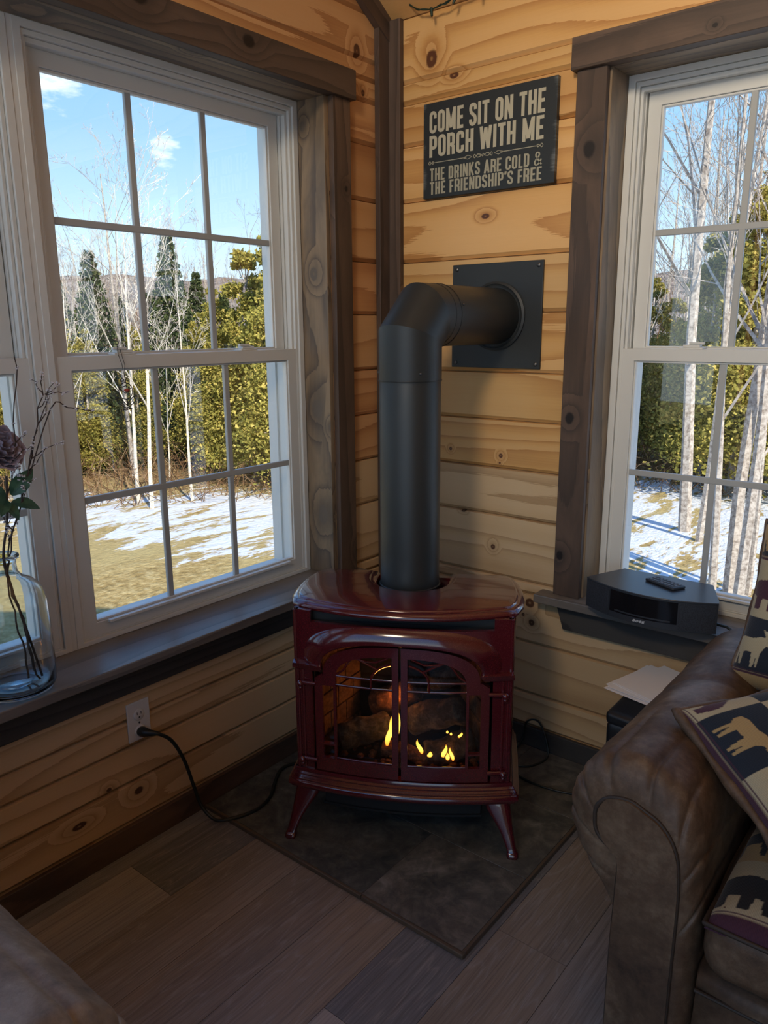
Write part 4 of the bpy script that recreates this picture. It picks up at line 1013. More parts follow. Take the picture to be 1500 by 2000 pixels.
def paint_mesh(mb_fn, nu, nv, UVfn, name, parent, rot=None, cell=.165, off=(0, 0), **k):
    mb = MB(); mb.grid(mb_fn, nu, nv); o = part(mb, name, M['cloth'], parent, smooth=180, merge=False, recalc=False, **k)
    gu, gv = np.meshgrid(np.linspace(0, 1, nu), np.linspace(0, 1, nv), indexing='ij'); U, V = UVfn(gu, gv)
    C = tapestry(U+off[0], V+off[1], cell); C = np.concatenate([C, np.ones(C.shape[:2]+(1,))], 2).reshape(-1, 4)
    at = o.data.color_attributes.new('paint', 'FLOAT_COLOR', 'POINT'); at.data.foreach_set('color', C.astype(np.float32).ravel())
    uv = np.stack([U, V], -1).reshape(-1, 2); li = np.zeros(len(o.data.loops), int); o.data.loops.foreach_get('vertex_index', li)
    o.data.uv_layers['UVMap'].data.foreach_set('uv', uv[li].astype(np.float32).ravel()); return o
# ============================================================ rolled arm sofa (modelled from its back left corner: x right, -y front)
def resample(P, n):
    P = [Vector(p) for p in P]; L = [0.]
    for i in range(1, len(P)): L.append(L[-1]+(P[i]-P[i-1]).length)
    out_ = []; j = 0
    for k in range(n):
        s_ = L[-1]*k/(n-1)
        while j < len(P)-2 and L[j+1] < s_: j += 1
        out_.append(P[j].lerp(P[j+1], (s_-L[j])/max(1e-9, L[j+1]-L[j])))
    return out_
PANEL = [(.116, 0.03), (.116, .25), (.119, .38), (.119, .44), (.104, .462), (.080, .478), (.070, .495), (.068, .51), (.069, .537), (.084, .560), (.106, .572), (.135, .576), (.162, .566), (.187, .555), (.207, .534), (.220, .509), (.227, .477), (.231, .408), (.230, .25), (.230, .03)]
ROLL = [(.106, 0.03), (.106, .25), (.106, .365), (.068, .384), (.038, .408), (.010, .454), (.001, .493), (.004, .530), (.018, .575), (.045, .612), (.082, .637), (.130, .647), (.180, .637), (.222, .603), (.252, .545), (.262, .478), (.265, .40), (.265, .25), (.265, .03)]
def smooth2(P, n=6): return [(v.x, v.y) for v in spline([(a, b, 0) for a, b in P], n)]
def arm(parent, x0, mirror, ylen, root):
    N_ = 120; A = resample([(a, b, 0) for a, b in smooth2(ROLL)], N_); B = resample([(a, b, 0) for a, b in smooth2(PANEL)], N_)
    fx = (lambda x: x0+x) if not mirror else (lambda x: x0-x)
    pl = [.24, .30, .36, .42, .48, .54, .60, .67, .74]
    def f(i, j):
        k = i*(N_-1); q = int(min(k, N_-2)); t = k-q; a = A[q].lerp(A[q+1], t); b = B[q].lerp(B[q+1], t)
        yb = -.10; yf = -ylen+.055
        if j < .72: y = yb+(yf-yb)*j/.72; w = 0.; zdip = -.010*(1-j/.72)
        else: s_ = (j-.72)/.28; y = yf-.052*math.sin(s_*PI/2); w = 1-math.cos(s_*PI/2); zdip = 0.
        p = a.lerp(b, w)
        if j > .5:
            win = math.sin(min(1., (j-.5)/.45)*PI/2)*(1-.5*max(0., (j-.9)/.1)); c = (a-b); c = c.normalized() if c.length > 1e-6 else Vector((0, 0, 0))
            for s0 in pl:
                d = (i-s0)+(j-.8)*.05*math.sin(s0*40); p = p-c*.010*win*math.exp(-(d/.0042)**2)+c*.0045*win*math.exp(-((abs(d)-.016)/.011)**2)
        wr = .004*noise.noise(Vector((p.x*9, y*7, p.y*9)))+.0018*noise.noise(Vector((p.x*30, y*26, p.y*30)))
        nrm = (p-Vector((.13, .45, 0))); nrm = nrm.normalized() if nrm.length else nrm
        p = p+nrm*wr
        # long crease across the arm part way back
        p = p-nrm*.006*math.exp(-((y+.48-.25*(i-.5))/.012)**2)*(1 if .3 < i < .8 else 0)
        return (fx(p.x), y, p.y+zdip)
    mb = MB(); mb.grid(f, 320, 80); a_ = part(mb, 'arm', M['leather'], parent, smooth=180, merge=False)
    mb = MB(); pz = [(fx(v.x), v.y) for v in B]
    def pf(bul): return lambda x, z: (x, -ylen+.003-bul*max(0, 1-abs((x-fx(.165))/.09)**2)**.5*.010, z)
    slab(mb, pz, [], pf(1.), lambda x, z: (x, -ylen+.03, z), .02); o = mb.build('front_panel', M['leather'], None, smooth=50); o.parent = a_
    mb = MB(); mb.tube([(fx(v.x), -ylen+.002, v.y) for v in B], .0042, 8); o = mb.build('piping', M['piping'], None, smooth=80); o.parent = a_
    mb = MB(); rr = resample([(a, b, 0) for a, b in smooth2(ROLL)], 60); slab(mb, [(fx(v.x), v.y) for v in rr], [], lambda x, z: (x, -.101, z*.98), lambda x, z: (x, -.06, z*.97), .05)
    o = mb.build('back_cap', M['leather'], None, smooth=50); o.parent = a_
    return a_
def rbox(mb, x0, x1, y0, y1, z0, z1, r, puff=0., n=14, seed=0.):
    """cushion like rounded box"""
    cx, cy, cz = (x0+x1)/2, (y0+y1)/2, (z0+z1)/2; hx, hy, hz = (x1-x0)/2, (y1-y0)/2, (z1-z0)/2
    for ax in range(3):
        for sg in (-1, 1):
            def f(i, j):
                a, b = 2*i-1, 2*j-1; d = [0, 0, 0]; d[ax] = sg; o = [k for k in range(3) if k != ax]; d[o[0]] = a; d[o[1]] = b
                h = (hx, hy, hz); p = Vector([d[k]*h[k] for k in range(3)]); q = Vector([max(-h[k]+r, min(h[k]-r, p[k])) for k in range(3)]); v = p-q
                p = q+v.normalized()*r if v.length > 1e-6 else p
                if puff: p[ax] += sg*puff*(1-a*a)*(1-b*b)
                p = p+Vector((1, 1, 1))*.004*noise.noise(p*8+Vector((seed, 0, 0)))
                return (cx+p.x, cy+p.y, cz+p.z)
            mb.grid(f, n*2, n*2)
def make_sofa(name, label, width, loc, rz, depth=.95, seats=2, near=True):
    t = thing(name, label, 'sofa', loc, None, None, False, (0, 0, rz))
    arm(t, 0, False, depth, t); arm(t, width, True, depth, t)
    mb = MB(); rbox(mb, .262, width-.262, -depth+.015, -.12, .05, .275, .03, 0., 10); part(mb, 'seat_base', M['leather'], t, smooth=180)
    mb = MB(); mb.tube([(.272, -depth+.016, .235), (width/2, -depth+.014, .233), (width-.272, -depth+.016, .235)], .004, 8); part(mb, 'base_piping', M['piping'], t)
    mb = MB(); rbox(mb, .24, width-.24, -.30, -.06, .06, .86, .075, .012, 16); part(mb, 'backrest', M['leather'], t, smooth=180)
    cw = (width-.56)/seats
    for k in range(seats):
        x0 = .278+k*cw; x1 = x0+cw-.008
        mb = MB(); rbox(mb, x0, x1, -depth-.01, -.31, .285, .425, .045, .012, 18, k*3.); c = part(mb, 'seat_cushion', M['leather'], t, smooth=180)
        def topf(i, j, x0=x0, x1=x1):
            a, b = 2*i-1, 2*j-1; m = (1-abs(a)**8)*(1-abs(b)**8)
            return (x0+.004+(x1-x0-.008)*i, -depth-.008+(depth-.33)*j, .392+.052*m**.45+.018*(1-a*a)*(1-b*b)+.003*noise.noise(Vector((i*6, j*6, k))))
        if near:
            o = paint_mesh(topf, 260, 260, lambda gu, gv, x0=x0, x1=x1: (gu*(x1-x0), gv*(depth-.33)), 'cushion_cover', t, off=(.165*2.3+k*.3, .165*1.9)); o.parent = c
        pts = []
        for q in range(49):
            i_ = q/48*4; s_ = int(i_) % 4; f_ = i_-int(i_); ab = [(f_, 0), (1, f_), (1-f_, 1), (0, 1-f_)][s_]; p = topf(*ab); pts.append((p[0], p[1], .402))
        mb = MB(); mb.tube(pts, .0045, 8, closed=True); o = mb.build('piping', M['piping'], None, smooth=80); o.parent = c
    for x in (.16, width-.16):
        for y in (-depth+.10, -.16): mb = MB(); mb.lathe([(0, 0), (.022, 0), (.028, .034), (0, .034)], (x, y, 0), 16); part(mb, 'foot', M['piping'], t, smooth=50)
    return t
make_sofa('leather_sofa', 'brown leather rolled arm sofa with wildlife tapestry seat cushions, right of the stove', 2.10, (1.180, .0, 0), 0)
lefts = make_sofa('leather_sofa', 'worn leather sofa coloured as if window-lit, one arm showing in the lower left corner', 2.05, (.075, -1.772-2.05, 0), PI/2, near=False)
M['leather_lit'] = leather('worn_leather_window_lit', (.12, .085, .06), (.24, .18, .125), (.38, .30, .22))  # same brown leather, lightened: the window light is put into the colour
def remat(o, a, b):
    for c in o.children:
        for k in range(len(c.data.materials)):
            if c.data.materials[k] == a: c.data.materials[k] = b
        remat(c, a, b)
remat(lefts, M['leather'], M['leather_lit'])
# ------------------------------------------------------------ throw pillows
def pillow(name, label, center, ex, ey, w, h, th, off, group=None, welt=.009, res=230, cell=.135):
    """ex, ey: in-plane unit directions; the painted side faces ex x ey"""
    ex = Vector(ex).normalized(); ey = Vector(ey); ey = (ey-ex*ey.dot(ex)).normalized(); ez = ex.cross(ey); c = Vector(center)
    t = thing(name, label, 'pillow', center, group); sd_ = off[0]*7
    def sh(a, b, sg):
        pin = .075; x = a*w/2*(1-pin*(1-b*b)); y = b*h/2*(1-pin*(1-a*a)); m = max(0, (1-a**4))*max(0, (1-b**4)); z = th/2*m**.42
        z += .006*m*noise.noise(Vector((a*2.2+sd_, b*2.2, sg))); s_ = .006*math.sin(a*5+sd_)*(abs(b)**6)
        return c+ex*x+ey*(y)+ez*(sg*z+s_)
    o = paint_mesh(lambda i, j: sh(2*i-1, 2*j-1, 1), res, res, lambda gu, gv: (gu*w, gv*h), 'cover', t, off=off, cell=cell)
    mb = MB(); mb.grid(lambda i, j: sh(2*i-1, 2*j-1, -1), 50, 50); part(mb, 'back_cover', M['leather'], t, smooth=180)
    pts = []
    for q in range(160):
        i_ = q/160*4; s_ = int(i_) % 4; f_ = (i_-int(i_))*2-1; a, b = [(f_, -1), (1, f_), (-f_, 1), (-1, -f_)][s_]; pts.append(sh(a, b, 1)+(ex*a+ey*b).normalized()*.002)
    mb = MB(); mb.tube(pts, [welt*(1+.25*math.sin(k*.5)) for k in range(160)], 8, closed=True); part(mb, 'welt', M['leather'], t, smooth=80)
    return t
A_ = Vector((1.318, -.735, .665)); e1 = Vector((.224, -.165, -.125)).normalized(); e2 = Vector((.150, .110, .015)); e2 = (e2-e1*e2.dot(e1)).normalized()
pillow('throw_pillow', 'wildlife tapestry throw pillow with a moose patch and brown welt leaning on the sofa arm', A_+e1*.225+e2*.225, e1, e2, .45, .45, .13, (.165*.55, .165*.0), welt=.010)
pillow('throw_pillow', 'upright tapestry pillow standing against the sofa back beside the radio', (1.565, -.335, .775), (1, -.10, -.03), (.05, .30, .95), .47, .40, .16, (.165*2.6, .165*1.4), welt=.006)
pillow('throw_pillow', 'tapestry pillow behind the upright one, only its top corner showing by the right window', (1.56, -.20, .80), (.97, .02, -.10), (.10, .12, .98), .46, .38, .09, (.165*.2, .165*2.4), welt=.006, res=120)
# ============================================================ radio
rad = thing('table_radio', 'black tabletop radio with a curved front on the right window sill', 'radio', (1.025, -.02, .582))
M['rblack'] = plain('graphite_plastic', (.028, .032, .040), .45); M['rtop'] = plain('graphite_top', (.032, .038, .048), .30, Specular_IOR_Level=.6); M['gloss'] = plain('gloss_black', (.008, .008, .010), .12); M['silver'] = plain('silver_letters', (.55, .56, .58), .35)
def grillem():
    s = NT('speaker_grille'); o = s.obj(); v = s.n('ShaderNodeTexVoronoi', {'Vector': o, 'Scale': 420.}); return s.bsdf(s.ramp(v.outputs['Distance'], [(.2, (.008, .009, .012)), (.6, (.028, .032, .042))]), .6)
M['grille'] = grillem()
RC = 1.026; RWd = .190; RF = lambda x: -.097-.058*(1-((x-RC)/RWd)**2)
pl_ = [(RC-RWd, -.097)]+[(RC-RWd+2*RWd*k/24, RF(RC-RWd+2*RWd*k/24)) for k in range(1, 24)]+[(RC+RWd, -.097), (RC+RWd-.006, -.075), (1.158, .052), (.892, .052), (RC-RWd+.006, -.075)]
mb = MB(); slab(mb, pl_, [], lambda x, y: (x, y, .6855), lambda x, y: (x, y, .600), .03); part(mb, 'body', M['rblack'], rad, smooth=40, bevel=.004)
mb = MB(); slab(mb, [(RC+(x-RC)*1.004, y*1.004-.0004) for x, y in pl_], [], lambda x, y: (x, y, .6895), lambda x, y: (x, y, .684), .03); part(mb, 'top_panel', M['rtop'], rad, smooth=40, bevel=.0015)
mb = MB(); mb.box(.90, 1.15, -.055, .04, .582, .601); part(mb, 'base', M['rblack'], rad, bevel=.003)
FRR = lambda off: (lambda x, z: (x, RF(x)-off, z))
for x0, x1 in ((RC-RWd+.004, .925), (1.125, RC+RWd-.004)):
    mb = MB(); slab(mb, [(x0, .603), (x1, .603), (x1, .682), (x0, .682)], [], FRR(.0012), FRR(-.002), .02); part(mb, 'speaker_grille', M['grille'], rad, smooth=40)
mb = MB(); slab(mb, [(.928, .618), (1.122, .618), (1.122, .682), (.928, .682)], [], FRR(.001), FRR(-.002), .02); part(mb, 'display', M['gloss'], rad, smooth=40)
mb = MB(); slab(mb, [(.945, .6225), (1.105, .6225), (1.105, .6265), (.945, .6265)], [], FRR(.002), FRR(.0), .02); part(mb, 'disc_slot', M['rblack'], rad, smooth=40)
mb = MB(); text_line(mb, 'BOSE', 1.003, 1.037, .6055, .6125, .26, lambda x, z, d: (x, RF(x)-.0004-d, z), .0008, .95, .12, .35)
mb.box(0, 0.0001, 0, .0001, 0, .0001, mat=Matrix.Translation((1.02, RF(1.02), .608))); part(mb, 'lettering', M['silver'], rad, smooth=None)
mb = MB(); mb.tube([(1.2, -.05, .612), (1.225, -.028, .602), (1.255, -.035, .589), (1.30, -.052, .586), (1.38, -.058, .586)], .0042, 8); part(mb, 'power_lead', M['rubber'], rad, smooth=80)
rem = thing('remote_control', 'slim black remote control lying on top of the radio', 'remote', (1.045, -.03, .6895))
ang = math.atan2(-.048, .104); T = Matrix.Translation((1.046, -.028, .6895)) @ Matrix.Rotation(ang, 4, 'Z')
mb = MB(); mb.box(-.054, .054, -.025, .025, 0.0003, .0085, mat=T); part(mb, 'case', M['rblack'], rem, bevel=.003)
M['btn'] = plain('grey_buttons', (.10, .11, .125), .5)
for i in range(7):
    for j in range(3):
        mb = MB(); mb.box(-.046+i*.0135, -.046+i*.0135+.0095, -.018+j*.0135, -.018+j*.0135+.009, .0084, .0098, mat=T); part(mb, 'button', M['btn'], rem, bevel=.0008)
# ============================================================ black box and papers
M['bleather'] = NT('black_leatherette'); _s = M['bleather']; _n = _s.noise(_s.obj(), 160., 4, .6); M['bleather'] = _s.bsdf((.012, .014, .017), .42, _s.bump(_n, .25, .001))
box = thing('black_case', 'black rounded case standing on the floor between the stove and the sofa arm', 'case', (1.10, -.2, 0))
mb = MB(); rbox(mb, 1.035, 1.172, -.385, -.035, .002, .405, .018, 0., 14); part(mb, 'body', M['bleather'], box, smooth=180)
mb = MB(); rbox(mb, 1.031, 1.176, -.389, -.031, .393, .430, .014, .001, 14); part(mb, 'lid', M['bleather'], box, smooth=180)
M['paper'] = plain('white_paper', (.84, .84, .87), .8)
def sheet(cx, cy, z, w, h, rot, label, curl=0.):
    T = Matrix.Translation((cx, cy, z)) @ Matrix.Rotation(rot, 4, 'Z'); mb = MB()
    def f(i, j, top): x = (i-.5)*w; y = (j-.5)*h; return tuple(T @ Vector((x, y, top+curl*max(0, (.25-i))*4*.01*max(0, .4-j))))
    n = 8; b = 0
    mb.grid(lambda i, j: f(i, j, .0012), 9, 9); mb.grid(lambda i, j: f(i, j, 0.), 9, 9)
    for a0, a1 in (((0, 0), (1, 0)), ((1, 0), (1, 1)), ((1, 1), (0, 1)), ((0, 1), (0, 0))):
        q = len(mb.v); mb.v += [f(*a0, 0), f(*a1, 0), f(*a1, .0012), f(*a0, .0012)]; mb.face((q, q+1, q+2, q+3))
    return tag(mb.build('paper_sheet', M['paper'], None, smooth=30), label, 'paper', 'papers on the black case')
pc = (1.095, -.165)
for k, (dx, dy, r_, lb) in enumerate(((-.012, -.012, -.20, 'lowest white sheet of the pile on the black case, its corner poking out left'), (-.010, .004, -.26, 'white sheet second from the bottom of the pile on the black case'), (-.006, -.004, -.17, 'white sheet in the middle of the pile on the black case'),
                                  (.014, .002, -.37, 'white sheet second from the top of the pile on the black case, turned a little'), (.018, .006, -.34, 'topmost white sheet of the pile on the black case'))):
    sheet(pc[0]+dx-.012, pc[1]+dy, .4325+k*.0022, .15, .21, r_, lb)
# ============================================================ vase with flowers
def vglass():
    s = NT('clear_jug_glass'); return s.bsdf((.93, .97, .99), .02, None, Transmission_Weight=1., IOR=1.45)
M['vglass'] = vglass()
VX, VY = -.008, -1.430
vase = thing('glass_vase', 'clear glass jug vase with seeded glass on the left window sill', 'vase', (VX, VY, ZS))
op = [(0, .0), (.070, .0), (.082, .006), (.088, .02), (.089, .06), (.088, .16), (.086, .22), (.078, .252), (.060, .272), (.038, .284), (.030, .296), (.0285, .315), (.030, .325), (.036, .329), (.037, .334), (.034, .338)]
ip = [(.031, .338), (.027, .330), (.0255, .315), (.027, .297), (.035, .281), (.057, .269), (.075, .249), (.0832, .219), (.085, .16), (.086, .06), (.084, .024), (.074, .013), (.04, .017), (0, .022)]
mb = MB(); mb.lathe([(r, h+.0006) for r, h in op+ip], (VX, VY, ZS), 56); part(mb, 'jug', M['vglass'], vase, smooth=60)
M['stem'] = plain('brown_stem', (.06, .038, .028), .7); M['leaf'] = None
def leafm():
    s = NT('green_leaf'); _, u, v = s.uv(); n = s.noise(s.obj(), 60., 3); vein = s.math('ABSOLUTE', s.math('SUBTRACT', v, .5))
    c = s.mix(s.rng(n, .35, .65), (.020, .075, .040, 1), (.05, .13, .07, 1)); c = s.mix(s.rng(vein, .0, .04, .8, 0.), c, (.012, .05, .03, 1)); return s.bsdf(c, .5)
M['leaf'] = leafm(); M['petal'] = plain('mauve_petal', (.40, .33, .40), .8, Sheen_Weight=.2); M['bloss'] = plain('tiny_white_blossom', (.72, .68, .70), .8)
rs = random.Random(31)
def stem_path(bot, top, wig=.004): 
    P = []
    for k in range(9): t = k/8; p = Vector(bot).lerp(Vector(top), t); P.append(p+Vector((rs.gauss(0, wig), rs.gauss(0, wig), 0))*(1 if 0 < k < 8 else 0))
    return P
NK = Vector((VX, VY, ZS+.315))
def two(bot, neck, top): return spline([bot, Vector(bot).lerp(neck, .5), neck, neck.lerp(Vector(top), .5)+Vector((0, .004, .0)), top], 6)
rose = thing('artificial_rose', 'mauve artificial rose with green leaves in the glass jug', 'flower', (VX+.02, VY+.03, ZS+.03))
rt = Vector((-.005, -1.398, 1.10)); p0 = Vector((VX+.035, VY+.045, ZS+.028))
mb = MB(); mb.tube(two(p0, NK+Vector((.004, .002, 0)), rt), .0030, 8); part(mb, 'stem', M['stem'], rose, smooth=80)
# bloom: overlapping cupped petals
def petal(c, az_, tilt, r, wd, ht, mbp):
    def f(i, j):
        a = (i-.5)*wd; h = j; rr = r*(.35+.65*math.sin(min(1, h*1.15)*PI/2))*(1+.12*max(0, h-.8)*5); ang_ = az_+a
        z = ht*h*(1-.25*(2*i-1)**2)-.25*ht*max(0, h-.85)*4*tilt; ru = .003*math.sin(a*9+az_*5)*h
        return (c.x+(rr+ru)*math.cos(ang_), c.y+(rr+ru)*math.sin(ang_), c.z+z)
    mbp.grid(f, 9, 8)
rcn = Vector((-.020, -1.398, 1.118)); facing = Vector((.75, .25, .35)).normalized()
Q = Vector((0, 0, 1)).rotation_difference(facing).to_matrix().to_4x4(); TQ = Matrix.Translation(rcn+Vector((0, 0, .045))) @ Q
for k in range(22):
    lv = k/21; mbp = MB(); petal(Vector((0, 0, 0)), k*2.399, lv, .010+.043*lv, 1.9-.5*lv, .052-.010*lv, mbp); mbp.v = [tuple(TQ @ (Vector(v)-Vector((0, 0, .02)))) for v in mbp.v]
    part(mbp, 'petal', M['petal'], rose, smooth=180, merge=False)
def leaf(base, d, up_, L, wd):
    d = Vector(d).normalized(); up_ = Vector(up_); side = d.cross(up_).normalized(); up_ = side.cross(d); mb = MB()
    def f(i, j):
        w_ = wd*math.sin(PI*min(1, i*.97+.02))**.8*(1-.25*i); v = (j-.5)*2
        return Vector(base)+d*L*i+side*v*w_*.5*(1+.05*math.sin(i*40))+up_*(.12*L*math.sin(i*PI)*.6-abs(v)*-.12*w_-.18*L*i*i)
    mb.grid(f, 16, 7); part(mb, 'leaf', M['leaf'], rose, smooth=180, merge=False)
lb_ = Vector((-.004, -1.405, 1.050))
leaf(lb_+Vector((0, .012, .005)), (.25, .50, .62), (.8, -.2, .3), .075, .044); leaf(lb_, (.15, -.55, .35), (.8, .1, .3), .07, .042); leaf(lb_+Vector((0, .01, -.012)), (.35, .68, -.18), (.7, 0, .6), .062, .036); leaf(lb_+Vector((0, -.005, -.01)), (.45, .2, -.45), (.7, 0, .5), .05, .03)
leaf(lb_+Vector((0, .0, -.004)), (.3, -.25, -.2), (.6, 0, .6), .05, .03)
for ti, (top, lb) in enumerate((((.0, -1.345, 1.365), 'tall straight twig with tiny white blossoms rising from the glass jug'), ((.02, -1.300, 1.300), 'forked dark twig with tiny blossoms leaning right in the glass jug'), ((.01, -1.325, 1.20), 'short blossom twig spreading right of the rose in the glass jug'))):
    tw = thing('blossom_twig', lb, 'twig', (VX, VY, ZS+.03)); p0 = Vector((VX+(.015, .045, -.01)[ti], VY+(.02, .03, .05)[ti], ZS+.027)); P = two(p0, NK+Vector(((-.008, .008), (.009, .009), (-.002, .012))[ti]+(0,)), top)
    P = [p+Vector((rs.gauss(0, .0022), rs.gauss(0, .003), 0)) for p in P]; mb = MB(); mb.tube(P, [.0026-.0014*k/len(P) for k in range(len(P))], 6)
    tips = []
    ks = list(range(14, len(P)))
    for q in range((5, 9, 9)[ti]):
        b0 = P[rs.choice(ks)]; side = Vector((rs.uniform(-.2, .5), rs.uniform(-.35, 1.)*(1 if ti else .35), rs.uniform(.1, .9))).normalized(); L = rs.uniform(.025, .075); S = [b0]
        for k in range(5): S.append(S[-1]+side*L/5+Vector((rs.gauss(0, .003), rs.gauss(0, .003), rs.gauss(0, .003))))
        mb.tube(S, [.0014, .0013, .0012, .001, .0009, .0007], 5, cap=False); tips += [S[2], S[4], S[5]]
    if ti == 1:
        S = [Vector(p) for p in spline([P[-9], (.02, -1.29, 1.245), (.025, -1.25, 1.245), (.03, -1.215, 1.238), (.03, -1.19, 1.232)], 4)]; mb.tube(S, .0015, 5); tips += S[4::3]
    part(mb, 'twig', M['stem'], tw, smooth=80); mb = MB()
    for p in tips+P[20::3]:
        for k in range(4): a = k*PI/2+rs.random(); mb.ball(Vector(p)+Vector((math.cos(a)*.0028, math.sin(a)*.0028, rs.gauss(0, .0015))), .0026, 5, (1, 1, .6))
    o = part(mb, 'blossoms', M['bloss'], tw, smooth=80); o['kind'] = 'stuff'
# ============================================================ hanging ornament
orn = thing('hanging_ornament', 'small wire and glass flower pot ornament hanging by a thread from the left window lock', 'ornament', (-.104, -1.008, 1.18))
M['wire'] = plain('dark_wire', (.05, .04, .035), .5, .5); M['redglass'] = plain('red_enamel_spot', (.45, .06, .03), .3); M['thread'] = plain('dark_thread', (.02, .015, .015), .8)
OX = -.106; OF = lambda a, z: (OX, -1.008+a, z)
mb = MB(); W_ = lambda pts, r=.0013: mb.tube([OF(*p) for p in pts], r, 5)
W_([(-.014, 1.183), (-.018, 1.215), (.014, 1.215), (.010, 1.183), (-.002, 1.180), (-.014, 1.183)])
W_([(-.020, 1.215), (-.002, 1.211), (.016, 1.215)])
W_([(0+.021*math.cos(t*.3), 1.262+.022*math.sin(t*.3)) for t in range(22)])
W_([(-.016+.0, 1.268), (-.002, 1.256), (.018, 1.262)]); W_([(-.015, 1.272), (.002, 1.276), (.018, 1.266)])
for sx_ in (-1, 1):
    W_([(sx_*.002, 1.284), (sx_*.003, 1.293), (sx_*.008, 1.297), (sx_*.013, 1.293), (sx_*.012, 1.287), (sx_*.008, 1.287), (sx_*.008, 1.291)])
    W_([(0, 1.216), (sx_*.012, 1.222), (sx_*.026, 1.232), (sx_*.033, 1.248), (sx_*.022, 1.246), (sx_*.010, 1.236), (0, 1.224)])
    W_([(sx_*.006, 1.223), (sx_*.018, 1.234), (sx_*.030, 1.246)], .0009)
W_([(0, 1.214), (.002, 1.228), (0, 1.241)])
part(mb, 'wire_outline', M['wire'], orn, smooth=80)
mb = MB(); mb.ball(OF(.004, 1.264), .010, 10, (.15, 1, .45)); part(mb, 'red_centre', M['redglass'], orn, smooth=80)
mb = MB(); mb.tube([OF(0, 1.297), OF(-.004, 1.33), (-.119, -1.013, 1.358), (-.126, -1.010, 1.372), (-.130, -1.0, 1.395)], .0008, 5); mb.tube([OF(0, 1.297), OF(.004, 1.33), (-.119, -1.003, 1.358), (-.13, -1.000, 1.374)], .0008, 5); part(mb, 'thread', M['thread'], orn, smooth=80)
# ============================================================ outdoors
GZ = -2.0
def ground_mat():
    s = NT('lawn_with_melting_snow'); o = s.obj(); p = s.n('ShaderNodeSeparateXYZ', {0: o})
    grass = s.noise(o, 9., 6, .7); g2 = s.noise(o, .5, 3)
    gc = s.ramp(grass, [(.3, (.26, .17, .06)), (.5, (.50, .35, .14)), (.7, (.74, .57, .28))])
    gc = s.mix(s.rng(g2, .4, .65), gc, (.56, .43, .19, 1))
    leaf = s.mix(.5, gc, (.30, .16, .075, 1))
    # distance from the house corner along the diagonal
    d = s.math('SUBTRACT', p.outputs[1], p.outputs[0])
    st = s.n('ShaderNodeMapping', {'Rotation': (0, 0, .7), 'Scale': (1.6, .45, 1.)}); s.t.links.new(o, st.inputs[0])
    n1 = s.noise(st.outputs[0], 1.5, 6, .68, .6); n2 = s.noise(st.outputs[0], 9., 4, .6)
    nn = s.math('MULTIPLY_ADD', n2, .30, s.math('MULTIPLY', n1, .75))
    # snow belt left of the view: d between 14 and 19.5; to the right it comes up to the house
    right = s.rng(p.outputs[0], -6.5, -3., 0., 1.)
    near = s.rng(s.math('SUBTRACT', s.math('MULTIPLY', p.outputs[1], .98), s.math('MULTIPLY', p.outputs[0], .21)), 5.3, 6.8, 0., 1.); near = s.math('MAXIMUM', near, right)
    far = s.rng(d, 18.5, 21.5, 1., .25)
    cov = s.math('MULTIPLY', near, far)
    th = s.math('SUBTRACT', .76, s.math('MULTIPLY', cov, .27))
    snow = s.n('ShaderNodeMapRange', {0: s.math('SUBTRACT', nn, th), 1: -.02, 2: .02, 3: 0., 4: 1.}).outputs[0]
    col = s.mix(snow, s.mix(s.rng(d, 20., 22.), gc, leaf), (.86, .88, .92, 1))
    return s.bsdf(col, .9, s.bump(s.math('ADD', grass, s.math('MULTIPLY', nn, 1.2)), .7, .12), Specular_IOR_Level=.1)
M['ground'] = ground_mat()
mb = MB()
def gh(x, y):
    d = math.hypot(x-1.7, y+2.2)
    return GZ + max(0., d-26)*.10 + .05*math.sin(x*.6)*math.sin(y*.5)
mb.grid(lambda u, v: (lambda x, y: (x, y, gh(x, y)))(-90+u*130, -30+v*130), 90, 90)
g = mb.build('ground', M['ground'], None, smooth=180, recalc=False); g['kind'] = 'structure'; g['label'] = 'tan lawn with patchy melting snow outside'
for p_ in g.data.polygons: pass
def foliage_mat(name, a, b, c):
    s = NT(name); r = s.attr('rnd').outputs['Fac']; o = s.n('ShaderNodeObjectInfo').outputs['Random']
    col = s.ramp(r, [(0, a), (.55, b), (1, c)])
    col = s.mix(s.math('MULTIPLY', o, .25), col, (*[x*.6 for x in b], 1))
    d = s.n('ShaderNodeBsdfDiffuse', {0: col}); t = s.n('ShaderNodeBsdfTranslucent', {0: col})
    m = s.n('ShaderNodeMixShader', {0: .3, 1: d.outputs[0], 2: t.outputs[0]}); s.t.links.new(m.outputs[0], s.out.inputs[0]); return s.m
M['cedar'] = foliage_mat('cedar_foliage', (.17, .17, .04), (.46, .40, .10), (.80, .60, .18))
M['spruce'] = foliage_mat('spruce_foliage', (.035, .06, .03), (.10, .13, .055), (.22, .22, .09))
def bark(name, a, b, sc=18.):
    s = NT(name); n = s.noise(s.obj(), sc, 5, .7); return s.bsdf(s.ramp(n, [(.35, a), (.6, b)]), .85, None, Specular_IOR_Level=.2)
M['birch'] = bark('pale_bark', (.42, .36, .28), (.78, .70, .60))
M['greybark'] = bark('grey_bark', (.20, .16, .13), (.52, .46, .40))
M['brush'] = foliage_mat('dry_brush', (.13, .075, .04), (.30, .17, .09), (.48, .34, .2))
